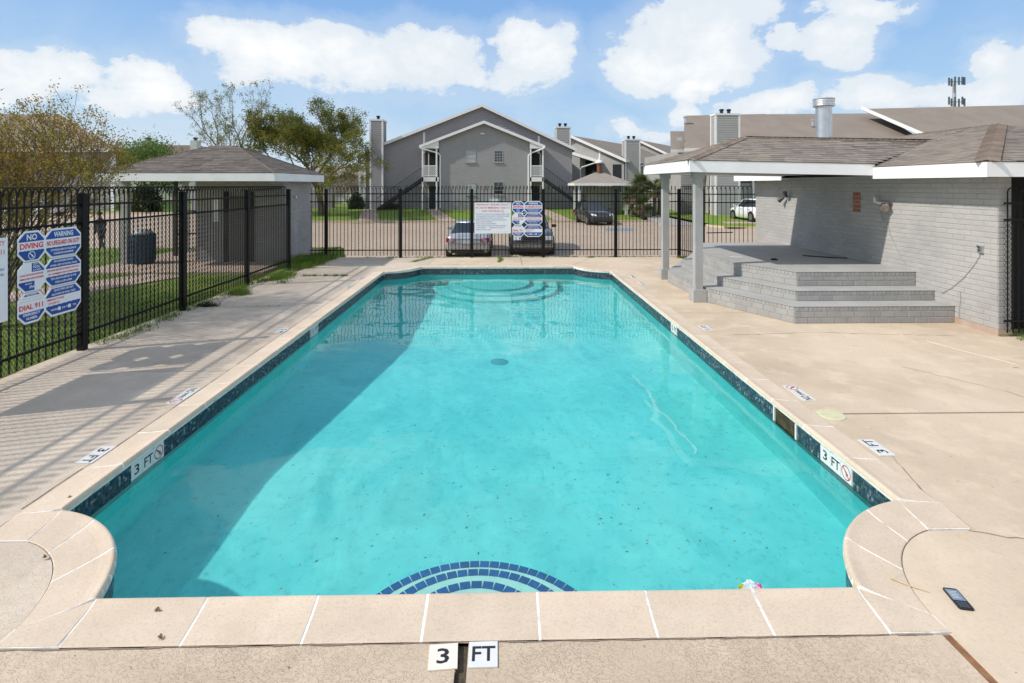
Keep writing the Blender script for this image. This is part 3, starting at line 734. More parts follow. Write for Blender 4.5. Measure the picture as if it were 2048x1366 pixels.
# ================================================================== fences
M_FENCE = mat('fence_black_paint', (.004, .0042, .005), .45, .4, 8, .15, 60, spec=.25)
M_WIRE = mat('mesh_wire', (.008, .008, .008), .5, .3)
def pick_mesh(h0, h1, out, r=.0105):
    # picket whose head bends over outwards in a hook; out = unit vector of the bend
    q = MB(); out = Vector((*out, 0)); P = [Vector((0, 0, h0)), Vector((0, 0, h1))]; R_ = .085
    for i in range(1, 9):
        a = math.pi*i/8; P.append(Vector((0, 0, h1))+out*(R_-R_*math.cos(a))+Vector((0, 0, R_*math.sin(a))))
    P.append(P[-1]+Vector((0, 0, -.055)))
    rs = [r]*(len(P)-1)+[.002]
    q.tube(P, rs, 6); return q
def fence(label, p0, p1, posts, out, pitch=.118, wires=True, rails=(2.11, 1.85, .25), zt=2.285, group=None, wx=0.0022, posth=2.25):
    p0 = Vector((*p0, 0)); p1 = Vector((*p1, 0)); L = (p1-p0).length; u = (p1-p0)/L; o = Vector((*out, 0))
    f = thing('metal_fence', label, 'fence', p0, group=group)
    pm = pick_mesh(.06, zt, out).mesh('picket', M_FENCE)
    k = int(L/pitch)
    for i in range(k+1):
        s = pitch*(i+.5)
        if s > L: break
        if any(abs(s-q_) < .05 for q_ in posts): continue
        link('picket', pm, f, u*s)
    for z in rails:
        q = MB(); q.obox(u*L/2+Vector((0, 0, z)), u*L/2, o*.013, Vector((0, 0, .016))); q.build('rail', M_FENCE, f, world=False)
    pq = MB(); pq.box(-.047, -.047, -.05, .047, .047, posth); 
    pms = pq.mesh('post', M_FENCE); cq = MB(); cq.box(-.052, -.052, 0, .052, .052, .012); cq.box(-.03, -.03, .012, .03, .03, .022); cms = cq.mesh('post_cap', M_FENCE)
    for s in posts:
        po = link('post', pms, f, u*s); link('post_cap', cms, po, (0, 0, posth))
    if wires:
        H0, H1 = .08, rails[1]; st = .052; V = []; Q = []; d_ = o*-.016; t = wx
        def wire(a, b):
            a = Vector(a); b = Vector(b); A = u*a.x+Vector((0,0,a.y))+d_; B = u*b.x+Vector((0,0,b.y))+d_
            dr = (B-A).normalized(); s1 = dr.cross(o).normalized()*t; s2 = o*t; b0 = len(V)
            for P in (A, B): V.extend([tuple(P+s1+s2), tuple(P-s1+s2), tuple(P-s1-s2), tuple(P+s1-s2)])
            for i in range(4): Q.append((b0+i, b0+(i+1) % 4, b0+4+(i+1) % 4, b0+4+i))
        hh = H1-H0; c = -hh
        sl = 1.6
        c = -hh/sl
        while c < L:
            for sg in (1, -1):
                x0, z0, x1, z1 = c, H0, c+hh/sl, H1
                if sg < 0: z0, z1 = H1, H0
                if x1 > x0 and x1 > 0 and x0 < L:
                    if x0 < 0: z0 += (z1-z0)*(0-x0)/(x1-x0); x0 = 0
                    if x1 > L: z1 = z0+(z1-z0)*(L-x0)/(x1-x0); x1 = L
                    wire((x0, z0), (x1, z1))
            c += st
        link('wire_mesh', bigmesh('wire_mesh', V, Q, M_WIRE), f, kind='stuff')
    return f
GF = 'black metal picket fences with hooked tops round the pool'
fence('long black picket fence with hooked tops along the left lawn edge', (-6.1, 2.83), (-6.1, 15.36), [.1, 2.6, 5.02, 7.45, 10.02, 12.5], (-1, 0), .106, group=GF, posth=2.26, wx=.0018)
fence('black picket fence carrying signs between the far pool end and the parked cars', (-6.3, 17.6), (5.95, 17.6), [.53, 2.97, 5.32, 7.69, 10.10, 12.22], (.25, 1), .118, group=GF, wx=.0015)
fence('short black fence return running from the corner post towards the pavilion', (5.93, 17.55), (6.30, 16.62), [], (1, .3), .09, group=GF, wx=.0015)
fence('black hooked fence panel between the covered porch and the brick wall', (6.32, 16.6), (7.9, 16.42), [.02], (-.7, .7), .132, group=GF, wires=False)
fence('black fence panel beside the shaded recess at the corner of the pool house', (7.95, 8.235), (10.6, 8.235), [1.9], (.6, -.8), .09, group=GF)

# ================================================================== signs
def oct_plate(w, h, c):
    return [(-w/2+c, -h/2), (w/2-c, -h/2), (w/2, -h/2+c), (w/2, h/2-c), (w/2-c, h/2), (-w/2+c, h/2), (-w/2, h/2-c), (-w/2, -h/2+c)]
def rules_sign(label, M0, group):
    # frame M0: x right, y up, z towards the reader; plate centred, 1.0 wide, 1.17 tall
    t = thing('pool_rules_sign', label, 'sign', M0.translation, group=group); t.matrix_world = M0
    cells = []
    H = .38; c = .098
    for r in range(3):
        y = .392-r*.392
        cells.append((-.29, y, .40, r, 0)); cells.append((.21, y, .60, r, 1))
    def txt(parent, s, size, x, y, m, w=None):
        link('lettering', text_mesh(s, size, m, width=w, bold=size*.028), parent, (x, y, .0062))
    for (x, y, w, r, k) in cells:
        q = MB(); q.extr([(px, py, 0) for px, py in oct_plate(w, H+.02, c)], (0, 0, .004)); p = q.build('sign_panel', M_WHITESIGN, t, world=False); p.location = (x, y, 0)
        # blue fields above and below a white band with a wavy lower edge
        b = .016; w2 = w/2-b; h2 = H/2-b; cc = c-.006
        def strip(y0, y1, wave=False, x0=None, x1=None):
            def hw(yy): return w2 if abs(yy) < h2-cc else w2-(abs(yy)-(h2-cc))
            ys = sorted({y0, y1}|({h2-cc} if y0 < h2-cc < y1 else set())|({-(h2-cc)} if y0 < -(h2-cc) < y1 else set()))
            Lp = [(-hw(v) if x0 is None else max(-hw(v), x0), v) for v in ys]; Rp = [(hw(v) if x1 is None else min(hw(v), x1), v) for v in ys]
            top = []
            if wave:
                n_ = 14; a, e = Rp[-1], Lp[-1]
                top = [(a[0]+(e[0]-a[0])*i/n_, a[1]+.006*math.sin(i*math.pi/n_*7)**2) for i in range(1, n_)]
            P = Lp[::-1]+Rp+top
            q = MB(); q.extr([(px, py, .0042) for px, py in P], (0, 0, .001)); o = q.build('blue_field', M_BLUESIGN, t, world=False); o.parent = p; return o
        up, lo = .062, -.055
        if (r, k) == (1, 0): strip(up, h2, x0=.0); strip(-h2, lo, x1=.04, wave=False)
        elif (r, k) == (2, 0): strip(.150, h2); strip(-h2, lo)
        else: strip(up, h2); strip(-h2, lo, wave=True)
        W = M_WHITESIGN
        if (r, k) == (0, 0):
            txt(p, 'NO', .105, 0, .115, W, .15); txt(p, 'DIVING', .098, 0, .003, M_REDSIGN, .34)
            d = no_diving_mesh(.052); link('no_diving_symbol', d.mesh('no_diving_symbol', [M_WHITESIGN, M_WHITESIGN]), p, (0, -.115, .0065))
        elif (r, k) == (0, 1):
            txt(p, 'WARNING', .095, 0, .117, W, .32); txt(p, 'NO LIFEGUARD ON DUTY', .085, 0, .003, M_REDSIGN, .55)
            txt(p, 'EXTENDED BREATH HOLDING IS', .036, 0, -.092, W, .42); txt(p, 'DANGEROUS & PROHIBITED', .036, 0, -.138, W, .33)
        elif (r, k) == (1, 0):
            txt(p, 'MAX', .026, .055, .158, W, .07); txt(p, 'POOL', .044, .07, .12, W, .1); txt(p, 'LOAD', .026, .08, .083, W, .12)
            txt(p, 'DO NOT USE THE SPA IF THE WATER', .032, 0, .028, M_REDSIGN, .34); txt(p, 'TEMPERATURE IS ABOVE 104 DEGREES', .032, 0, -.02, M_REDSIGN, .35)
            txt(p, 'MAX LOAD', .024, -.045, -.085, W, .1); txt(p, 'SPA', .044, .0, -.13, W, .075)
        elif (r, k) == (1, 1):
            txt(p, 'NO CHANGING DIAPERS', .038, 0, .145, W, .32); txt(p, 'WITHIN 6 FEET OF THE POOL OR SPA', .036, 0, .092, W, .45)
            txt(p, 'SHOWER BEFORE ENTERING THE POOL', .033, 0, .028, M_REDSIGN, .54); txt(p, 'NO SWIMMING WITH OPEN SORES', .033, 0, -.022, M_REDSIGN, .5)
            txt(p, 'PETS ARE PROHIBITED IN THE', .036, 0, -.088, W, .42); txt(p, 'POOL & SPA AREA', .036, 0, -.138, W, .28)
        elif (r, k) == (2, 0):
            txt(p, 'POOL ADDRESS:', .022, 0, .163, W, .15)
            q = MB(); q.box(-.14, .122, .0042, .14, .1235, .005); o = q.build('rule_line', M_INK, t, world=False); o.parent = p
            q = MB(); q.box(-.16, .088, .0042, .16, .0895, .005); o = q.build('rule_line', M_INK, t, world=False); o.parent = p
            txt(p, 'DIAL 911', .088, 0, .008, M_REDSIGN, .345); txt(p, 'EMERGENCY', .045, 0, -.085, W, .25); txt(p, 'NUMBER', .045, 0, -.137, W, .16)
        else:
            txt(p, 'GLASS ITEMS ARE NOT', .038, 0, .145, W, .33); txt(p, 'ALLOWED IN POOL YARD', .038, 0, .092, W, .4)
            txt(p, 'EMERGENCY PHONE', .034, -.13, .028, M_REDSIGN, .27); txt(p, 'LOCATED AT:', .034, -.16, -.02, M_REDSIGN, .18)
            txt(p, 'HOURS        A.M. TO        P.M.', .036, 0, -.112, W, .42)
            for xx in (-.075, .095):
                q = MB(); q.box(xx-.022, -.135, .0055, xx+.022, -.088, .0063); o = q.build('blank_field', M_WHITESIGN, t, world=False); o.parent = p
    return t
def warning_sign(label, M0, group):
    t = thing('pool_warning_sign', label, 'sign', M0.translation, group=group); t.matrix_world = M0
    q = MB(); q.box(-.6, -.51, 0, .6, .51, .003); p = q.build('sign_panel', M_WHITESIGN, t, world=False)
    def txt(s, size, x, y, m, w, al='CENTER'): link('lettering', text_mesh(s, size, m, width=w, align=al, bold=size*.012), p, (x, y, .004))
    txt('WARNING-NO LIFEGUARD ON DUTY', .085, 0, .44, M_REDSIGN, 1.12); txt('IN CASE OF EMERGENCY DIAL 911', .085, 0, .335, M_REDSIGN, 1.12)
    txt('NO DIVING', .085, -.05, .225, M_REDSIGN, .6)
    d = no_diving_mesh(.04); link('no_diving_symbol', d.mesh('no_diving_symbol', [M_REDSIGN, M_REDSIGN]), p, (.33, .225, .0045))
    rows = [('DO NOT SWIM IF YOU ARE ILL OR HAVE HAD DIARRHEA IN THE PAST 2 WEEKS', 1.1), ('CHANGING DIAPERS WITHIN 6 FEET OF THE POOL IS PROHIBITED', 1.1), ('GLASS ITEMS NOT ALLOWED IN THE POOL YARD', .9),
            ('PERSONS UNDER THE AGE OF 14 MUST NOT BE IN THE POOL', 1.02), ('WITHOUT ADULT SUPERVISION', .55), ('PETS IN THE POOL ARE PROHIBITED', .65),
            ('EXTENDED BREATH HOLDING ACTIVITIES ARE DANGEROUS', 1.0), ('AND PROHIBITED          MAXIMUM POOL LOAD 107', .95), ('EMERGENCY PHONE LOCATION', .5)]
    y = .125
    for s, w in rows: txt(s, .04, -.55, y, M_BLUESIGN, w, 'LEFT'); y -= .064
    q = MB(); q.box(-.55, -.462, .0032, .52, -.4605, .0038); q.build('rule_line', M_BLUESIGN, t, world=False)
    return t
GR = 'pool rules signs of joined octagons'; GW = 'white warning signs on the fences'
Zl = Vector((0, 0, 1))
rules_sign('blue and white octagon rules sign on the near left fence', mtx((-6.045, 7.24, 1.22), (0, 1, 0), (0, 0, 1), (1, 0, 0)), GR)
rules_sign('small blue and white octagon rules sign on the far fence before the dark car', mtx((.84, 17.54, 1.28), (1, 0, 0), (0, 0, 1), (0, -1, 0)), GR)
warning_sign('white board cut off by the picture edge on the left fence', mtx((-6.045, 6.02, 1.25), (0, 1, 0), (0, 0, 1), (1, 0, 0)), GW)
warning_sign('white board with red NO DIVING heading on the far fence', mtx((-.29, 17.54, 1.31), (1, 0, 0), (0, 0, 1), (0, -1, 0)), GW)

# ================================================================== brick, shingle and lap-board builders
PAINT = (.42, .41, .39)
M_BRICK = mat('painted_brick', PAINT, .75, .13, 1.3, .45, 70, rnd=.05, c2=(.36, .352, .34))
M_BRICKM = mat('painted_mortar', (.385, .377, .36), .85, .15, 4, .3, 60)
M_STEPB = mat('painted_step_brick', (.35, .345, .33), .75, .14, 2.2, .45, 70, rnd=.06, c2=(.30, .295, .28))
M_STEPT = mat('painted_tread', (.40, .395, .375), .75, .12, 2.0, .35, 40, c2=(.34, .335, .32))
M_REDB = mat('bare_red_brick', (.33, .085, .05), .85, .35, 18, .5, 60, rnd=.15, c2=(.40, .18, .13))
def brick_variants(name, L, D, H, m, n=4):
    out = []
    for i in range(n):
        j = lambda a: random.uniform(-a, a)
        q = MB(); e = .0022
        # local: x along, y out of the wall, z up; arris slightly rounded by an inset face
        bx = [(-L/2, 0, 0), (L/2, 0, 0), (L/2, 0, H), (-L/2, 0, H)]
        fx = [(-L/2+.006+j(e), D+j(.0015), .006+j(e)), (L/2-.006+j(e), D+j(.0015), .006+j(e)), (L/2-.006+j(e), D+j(.0015), H-.006+j(e)), (-L/2+.006+j(e), D+j(.0015), H-.006+j(e))]
        q.add(bx+fx, [(4,7,6,5), (0,4,5,1), (1,5,6,2), (2,6,7,3), (3,7,4,0)]); out.append(q.mesh(name, m))
    return out
CAMP = Vector((0, 0, CAM_H))
class Bricks:     # collects brick placements over several walls of one thing, then builds 300 as parts and the rest joined
    def __init__(s, parent, name, m, L=.24, H=.09, mortar=.010, D=.006):
        s.p = parent; s.name = name; s.L, s.H, s.mt, s.D = L, H, mortar, D; s.items = []; s.m = m
        s.unit = brick_variants(name, 1.0, 1.0, 1.0, m, 1)
        s.vars = brick_variants(name, L-mortar, D, H-mortar, m, 5)
    def wall(s, O, u, length, z0, z1, nrm, soldier=0, inside=None, skip=None):
        O = Vector((*O, 0)); u = Vector((*u, 0)).normalized(); nrm = Vector((*nrm, 0)).normalized()
        z = z0; r = 0
        while z < z1-.02:
            h = s.H; Lb = s.L
            if soldier and z+soldier > z1-.005: pass
            if soldier and z1-z <= soldier+.02: h = z1-z; Lb = .078
            elif soldier and z1-soldier-z < s.H*1.45: h = z1-soldier-z
            elif not soldier and z1-z < s.H: h = z1-z
            x = -(Lb*.5 if r % 2 else 0)
            while x < length-.01:
                a, b = max(0, x), min(length, x+Lb)
                if b-a > .03:
                    c = O+u*((a+b)/2)+Vector((0, 0, z+h/2))
                    if (inside is None or inside(c)) and not (skip and skip(c)):
                        s.items.append(((c-CAMP).length, c, u, nrm, b-a, h))
                x += Lb
            z += h; r += 1
    def finish(s, nmax=300, order=None):
        s.items.sort(key=lambda t: t[0]); L0 = wloc(s.p); V = []; Q = []
        for i, (d, c, u, nrm, w, h) in enumerate(s.items):
            full = abs(w-s.L) < .004 and abs(h-s.H) < .004
            if i < nmax:
                me = s.vars[i*7 % 5]; o = link(s.name, me, s.p)
                sxx, szz = (w-s.mt)/(s.L-s.mt), (h-s.mt)/(s.H-s.mt)
                M_ = Matrix((u, nrm, Vector((0,0,1)))).transposed().to_4x4(); M_.translation = c-L0-Vector((0,0,(h-s.mt)/2))+nrm*random.uniform(0, .0015)
                o.matrix_local = M_ @ Matrix.Diagonal((sxx, 1, szz, 1))
            else:
                b0 = len(V); w2 = (w-s.mt)/2; h2 = (h-s.mt)/2; c = c-L0; dd = s.D+random.uniform(-.0015, .0015)
                for sx_, szz in ((-1,-1),(1,-1),(1,1),(-1,1)): V.append(tuple(c+u*w2*sx_+Vector((0,0,h2*szz))))
                w3, h3 = w2-.006, h2-.006
                for sx_, szz in ((-1,-1),(1,-1),(1,1),(-1,1)): V.append(tuple(c+u*(w3*sx_+random.uniform(-.002,.002))+Vector((0,0,h3*szz+random.uniform(-.002,.002)))+nrm*dd))
                for f in [(4,7,6,5), (0,4,5,1), (1,5,6,2), (2,6,7,3), (3,7,4,0)]: Q.append(tuple(b0+k for k in f))
        if V: link('brickwork', bigmesh('brickwork', V, Q, s.m), s.p, kind='stuff')

def shingle_plane(items, poly, eave_dir, n_up, expo=.135, tab=.30, lo=0):
    # poly: planar 3D polygon; eave_dir: along the courses; n_up: plane normal. Adds shingle placements.
    P = [Vector(p) for p in poly]; u = Vector(eave_dir).normalized(); n = Vector(n_up).normalized(); v = n.cross(u).normalized()
    if v.z < 0: v = -v
    O = P[0]; uv = [((p-O).dot(u), (p-O).dot(v)) for p in P]
    vmin = min(b for a, b in uv); vmax = max(b for a, b in uv); r = 0; y = vmin-.02
    while y < vmax:
        ym = y+expo*.5; xs = []
        for i in range(len(uv)):
            (x0, y0), (x1, y1) = uv[i], uv[(i+1) % len(uv)]
            if (y0-ym)*(y1-ym) < 0: xs.append(x0+(x1-x0)*(ym-y0)/(y1-y0))
        xs.sort()
        for a, b in zip(xs[::2], xs[1::2]):
            x = a-random.uniform(0, tab)
            while x < b:
                w = tab*random.uniform(.55, 1.15); x0, x1 = max(a, x), min(b, x+w)
                if x1-x0 > .03:
                    c = O+u*((x0+x1)/2)+v*y
                    items.append(((c-CAMP).length, c, u, v, n, x1-x0, expo*1.12))
                x += w
        y += expo; r += 1
def shingles_build(items, parent, m, nmax=300, name='shingle', cap=None):
    items.sort(key=lambda t: t[0]); L0 = wloc(parent); V = []; Q = []
    q = MB(); q.add([(-.5, 0, .0), (.5, 0, .0), (.5, 1, 0), (-.5, 1, 0), (-.5, 0, .011), (.5, 0, .011), (.5, 1, .003), (-.5, 1, .003)], [(0,3,2,1), (4,5,6,7), (0,1,5,4), (1,2,6,5), (2,3,7,6), (3,0,4,7)])
    me = q.mesh(name, m)
    for i, (d, c, u, v, n, w, e) in enumerate(items):
        lift = random.uniform(0, .004); wg = w-.004
        if random.random() < .03: lift += .008
        if i < nmax:
            o = link(name, me, parent); M_ = Matrix((u, v, n)).transposed().to_4x4()
            if u.cross(v).dot(n) < 0: M_ = Matrix((-u, v, n)).transposed().to_4x4()
            M_.translation = c-L0+n*lift; o.matrix_local = M_ @ Matrix.Diagonal((wg, e, 1, 1))
        else:
            b0 = len(V); c = c-L0+n*lift
            uu = u if u.cross(v).dot(n) > 0 else -u
            for a in (-.5, .5): pass
            pts = [c-uu*wg/2, c+uu*wg/2, c+uu*wg/2+v*e, c-uu*wg/2+v*e]
            V += [tuple(p) for p in pts]+[tuple(pts[0]+n*.011), tuple(pts[1]+n*.011), tuple(pts[2]+n*.003), tuple(pts[3]+n*.003)]
            Q += [(b0+4, b0+5, b0+6, b0+7), (b0, b0+1, b0+5, b0+4), (b0+1, b0+2, b0+6, b0+5), (b0+3, b0, b0+4, b0+7)]
    if V: link('shingle_courses', bigmesh('shingle_courses', V, Q, m), parent, kind='stuff')
def hip_caps(parent, a, b, m, w=.15, drop=.05, side=None, s1=None, s2=None):
    # bent cap shingles climbing from a to b; s1/s2 outward-down directions of both slopes
    a, b = Vector(a), Vector(b); L = (b-a).length; d = (b-a)/L; k = int(L/.14); L0 = wloc(parent)
    s1, s2 = Vector(s1).normalized(), Vector(s2).normalized(); n = (-(s1+s2)); n = (n-d*n.dot(d)).normalized()
    q = MB(); W = w
    P = [s1*W, Vector((0,0,0)), s2*W]
    vs = []
    for t, h in ((0, .020), (.17, .006)):
        for p in P: vs.append(d*t+p+n*h)
    for t in (0, .17):
        for p in P: vs.append(d*t+p-n*.002)
    q.add(vs, [(0,1,4,3), (1,2,5,4), (6,7,1,0), (7,8,2,1), (8,11,5,2), (6,0,3,9)])
    me = q.mesh('hip_cap_shingle', m)
    for i in range(k): 
        o = link('hip_cap_shingle', me, parent, a+d*(i*.14)-L0+n*(.008+random.uniform(0, .004)))
def roof_material(name, base, alt, warm):
    m = N(name)
    c = m.mix(m.ramp(m.rand(), .1, .9), base, alt)
    c = m.mix(m.ramp(m.noise(.8, 6, .6), .45, .7, 0, .6), c, warm)
    c = m.mix(m.ramp(m.noise(5, 7, .75, m.scale(m.pos, (1, 1, 3))), .5, .72, 0, .55), c, tuple(x*.45 for x in base))
    c = m.mix(m.ramp(m.noise(160, 3), .5, .7, 0, .35), c, tuple(x*.5 for x in base))
    return m.out(c, .95, m.bump(m.noise(220, 3), .5, .003), spec=.15)
M_ROOF_P = roof_material('shingle_weathered', (.29, .25, .21), (.20, .172, .15), (.34, .27, .21))
M_ROOF_S = roof_material('shingle_grey_brown', (.18, .155, .135), (.115, .10, .09), (.20, .165, .14))
M_CAP_P = mat('cap_shingle_reddish', (.27, .215, .175), .95, .25, 4, .5, 160, rnd=.15, spec=.15)
M_CAP_S = mat('cap_shingle_brown', (.20, .165, .14), .95, .25, 4, .5, 160, rnd=.15, spec=.15)
M_UNDER = mat('roof_felt', (.12, .10, .09), .95, .2)
M_FASCIA = mat('white_fascia', (.87, .87, .86), .55, .06, 2, .1, 30, c2=(.80, .79, .77))
M_SOFFIT = mat('soffit_grey', (.42, .41, .39), .8, .15, 3)
M_POSTP = mat('post_grey_paint', (.40, .395, .38), .65, .15, 3, .2, 40)
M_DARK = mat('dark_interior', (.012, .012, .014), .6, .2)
M_GLASS = mat('window_glass', (.03, .035, .04), .08, .2, spec=.8)
M_GLASSB = mat('window_blinds', (.40, .42, .43), .35, .2, 6)
M_TRIM = mat('trim_white', (.74, .74, .73), .6, .06, 3)
M_METAL = mat('galvanised', (.62, .64, .66), .35, .15, 5, .1, 20, metal=.85)

# ================================================================== pool house with covered porch
ph = thing('pool_house', 'grey painted brick pool house with shingled porch roof beside the right deck', 'building', (7.9, 8.3, 0))
WX, WY0, WY1, WH = 7.9, 8.3, 16.35, 2.66
q = MB(); q.box(WX, WY0, .0, 8.12, 9.8, WH); q.box(WX, 9.802, .0, 14.5, WY1, WH); q.build('wall', M_BRICKM, ph)
q = MB(); q.box(8.122, 9.77, .0, 14.4, 9.8, WH); q.build('recess_shade_panel', mat('recess_shade_dark', (.03, .03, .03), .8), ph)  # dark sheet added over the recess wall; its colour stands for the shade
random.seed(21)
B = Bricks(ph, 'brick', M_BRICK)
def in_patch(c): return abs(c.x-WX) < .05 and 11.50 < c.y < 11.80 and 1.78 < c.z < 2.25
B.wall((WX, WY0), (0, 1), WY1-WY0, .10, 2.6, (-1, 0), skip=in_patch)
B.wall((WX, WY0), (1, 0), .22, .10, 2.6, (0, -1))
B.finish(300)
rb = brick_variants('bare_brick', .265, .006, .076, M_REDB, 3)
for i in range(5):
    o = link('bare_brick', rb[i % 3], ph); M_ = Matrix((Vector((0,1,0)), Vector((-1,0,0)), Vector((0,0,1)))).transposed().to_4x4()
    M_.translation = Vector((WX-.0005, 11.65, 1.80+.09*i))-wloc(ph); o.matrix_local = M_
q = MB(); q.box(WX-.012, 8.28, -.05, 8.13, 9.35, .10); 
q.build('footing', mat('footing_rusty_concrete', (.42, .36, .31), .9, .3, 5, .5, 30, c2=(.42, .27, .19)), ph)
# main roof planes
EZ = 2.76; EX = 7.4; RX, RZ, RY0, RY1 = 11.15, 3.755, 11.7, 14.4
A_ = Vector((EX, 7.95, EZ)); Bf = Vector((EX, 16.75, EZ)); R0 = Vector((RX, RY0, RZ)); R1 = Vector((RX, RY1, RZ)); A2 = Vector((14.9, 7.95, EZ)); B2 = Vector((14.9, 16.75, EZ))
def plane_obj(P, name, m, parent, thick=.03):
    P = [Vector(p) for p in P]; n = (P[1]-P[0]).cross(P[2]-P[0]).normalized(); n = n if n.z > 0 else -n
    q = MB(); q.extr([p-n*thick for p in P], n*(thick-.001)); return q.build(name, m, parent)
roof = plane_obj([A_, Bf, R1, R0], 'roof_deck', M_UNDER, ph)
plane_obj([A_, A2, R0], 'roof_deck', M_UNDER, ph); plane_obj([A2, B2, R1, R0], 'roof_deck', M_ROOF_P, ph); plane_obj([Bf, B2, R1], 'roof_deck', M_ROOF_P, ph)
def nup(P):
    n = (Vector(P[1])-Vector(P[0])).cross(Vector(P[2])-Vector(P[0])).normalized(); return n if n.z > 0 else -n
items = []
W1 = [A_, Bf, R1, R0]; shingle_plane(items, W1, (0, 1, 0), nup(W1))
W2 = [A_, A2, R0]; shingle_plane(items, W2, (1, 0, 0), nup(W2))
# porch roof (sagging front eave)
C_ = Vector((3.72, 10.4, 2.895)); D_ = Vector((3.72, 13.77, 2.91)); BB = Vector((7.42, 10.42, 2.825)); PR0 = Vector((5.58, 12.08, 3.50)); PR1 = Vector((10.1, 12.08, 3.42)); BD = Vector((7.42, 13.78, 2.86))
F2 = [C_, D_, PR0]; F3 = [D_, BD, PR1, PR0]
plane_obj([C_, BB, PR1, PR0], 'porch_roof_deck', M_UNDER, ph); plane_obj(F2, 'porch_roof_deck', M_UNDER, ph); plane_obj(F3, 'porch_roof_deck', M_UNDER, ph)
n1_ = (BB-C_).cross(PR0-C_).normalized(); n1_ = n1_ if n1_.z > 0 else -n1_
shingle_plane(items, [C_, BB, PR1, PR0], (BB-C_), n1_); shingle_plane(items, F2, (D_-C_), nup(F2)); shingle_plane(items, F3, (BD-D_), nup(F3))
shingles_build(items, ph, M_ROOF_P)
hip_caps(ph, C_, PR0, M_CAP_P, .13, s1=(.35, -1, -.35), s2=(-1, .35, -.35))
hip_caps(ph, D_, PR0, M_CAP_P, .13, s1=(.35, 1, -.35), s2=(-1, -.35, -.35))
hip_caps(ph, PR0, PR1, M_CAP_P, .13, s1=(0, -1, -.36), s2=(0, 1, -.36))
hip_caps(ph, A_+Vector((.03, .03, .02)), R0, M_CAP_P, .16, s1=(.6, -1, -.24), s2=(-1, .6, -.24))
hip_caps(ph, R0, R1, M_CAP_P, .14, s1=(1, 0, -.27), s2=(-1, 0, -.27))
# fascia boards and soffits
def board(pts, h, t, name, m, parent, up=0.0):
    a, b = Vector(pts[0]), Vector(pts[1]); d = (b-a); L = d.length; d.normalize(); w = d.cross(Vector((0,0,1))).normalized()
    q = MB(); q.obox((a+b)/2-Vector((0, 0, h/2))+Vector((0,0,up)), d*L/2, w*t/2, Vector((0,0,h/2))); return q.build(name, m, parent)
FH = .225
board([C_+Vector((-.013, 0, -.012)), BB+Vector((-.0, 0, -.012))], FH, .025, 'fascia_board', M_FASCIA, ph)
board([C_+Vector((0, .014, -.010)), D_+Vector((0, 0, -.010))], FH, .025, 'fascia_board', M_FASCIA, ph)
board([D_+Vector((-.013, 0, -.012)), BD+Vector((0, 0, -.012))], FH, .025, 'fascia_board', M_FASCIA, ph)
board([A_+Vector((0, -.013, -.012)), Vector((EX, 10.45, EZ-.012))], FH, .025, 'fascia_board', M_FASCIA, ph)
board([Vector((EX, 13.9, EZ-.012)), Bf+Vector((0, 0, -.012))], FH, .025, 'fascia_board', M_FASCIA, ph)
board([A_+Vector((.013, 0, -.010)), A2+Vector((0, 0, -.010))], FH, .025, 'fascia_board', M_FASCIA, ph)
q = MB(); q.add([(3.73, 10.41, 2.70), (7.4, 10.42, 2.61), (7.4, 13.77, 2.66), (3.73, 13.76, 2.71), (3.73, 10.41, 2.72), (7.4, 10.42, 2.63), (7.4, 13.77, 2.68), (3.73, 13.76, 2.73)], [(0,3,2,1), (4,5,6,7)]); q.build('porch_soffit', M_SOFFIT, ph)
q = MB(); q.box(EX+.015, 7.97, 2.565, WX+.0, 16.7, 2.58); q.box(WX, 7.97, 2.566, 14.4, WY0-.002, 2.579); q.box(8.122, WY0, 2.566, 14.4, 9.76, 2.579); q.build('eave_soffit', M_SOFFIT, ph)
def porch_post(x, y, top):
    q = MB(); q.box(x-.08, y-.08, .0, x+.08, y+.08, top); p = q.build('porch_post', M_POSTP, ph); L = Vector(p.location)
    q = MB(); q.box(x-.135, y-.135, -.01, x+.135, y+.135, .25); q.box(x-.115, y-.115, .25, x+.115, y+.115, .265); o = q.build('post_base', M_POSTP, ph); o.parent = p
    q = MB(); q.box(x-.11, y-.11, top-.16, x+.11, y+.11, top); q.box(x-.1, y-.1, top-.18, x+.1, y+.1, top-.16); o = q.build('post_capital', M_POSTP, ph); o.parent = p
porch_post(4.05, 10.88, 2.72); porch_post(4.19, 13.52, 2.72)
# flue on the roof behind the ridge
q = MB(); q.lathe((8.32, 13.55, 2.9), [(.19, 0), (.19, 1.55)], 28); fl = q.build('flue_pipe', M_METAL, ph, smooth=False)
q = MB(); q.lathe((8.32, 13.55, 4.42), [(.245, 0), (.252, .02), (.245, .05), (.25, .06), (.245, .09), (.25, .10), (.245, .13), (.25, .14), (.245, .17), (.255, .19), (.255, .205), (.2, .21)], 28)
o = q.build('flue_cap', mat('flue_cap_metal', (.75, .74, .72), .28, .2, 8, metal=.9), ph); o.parent = fl
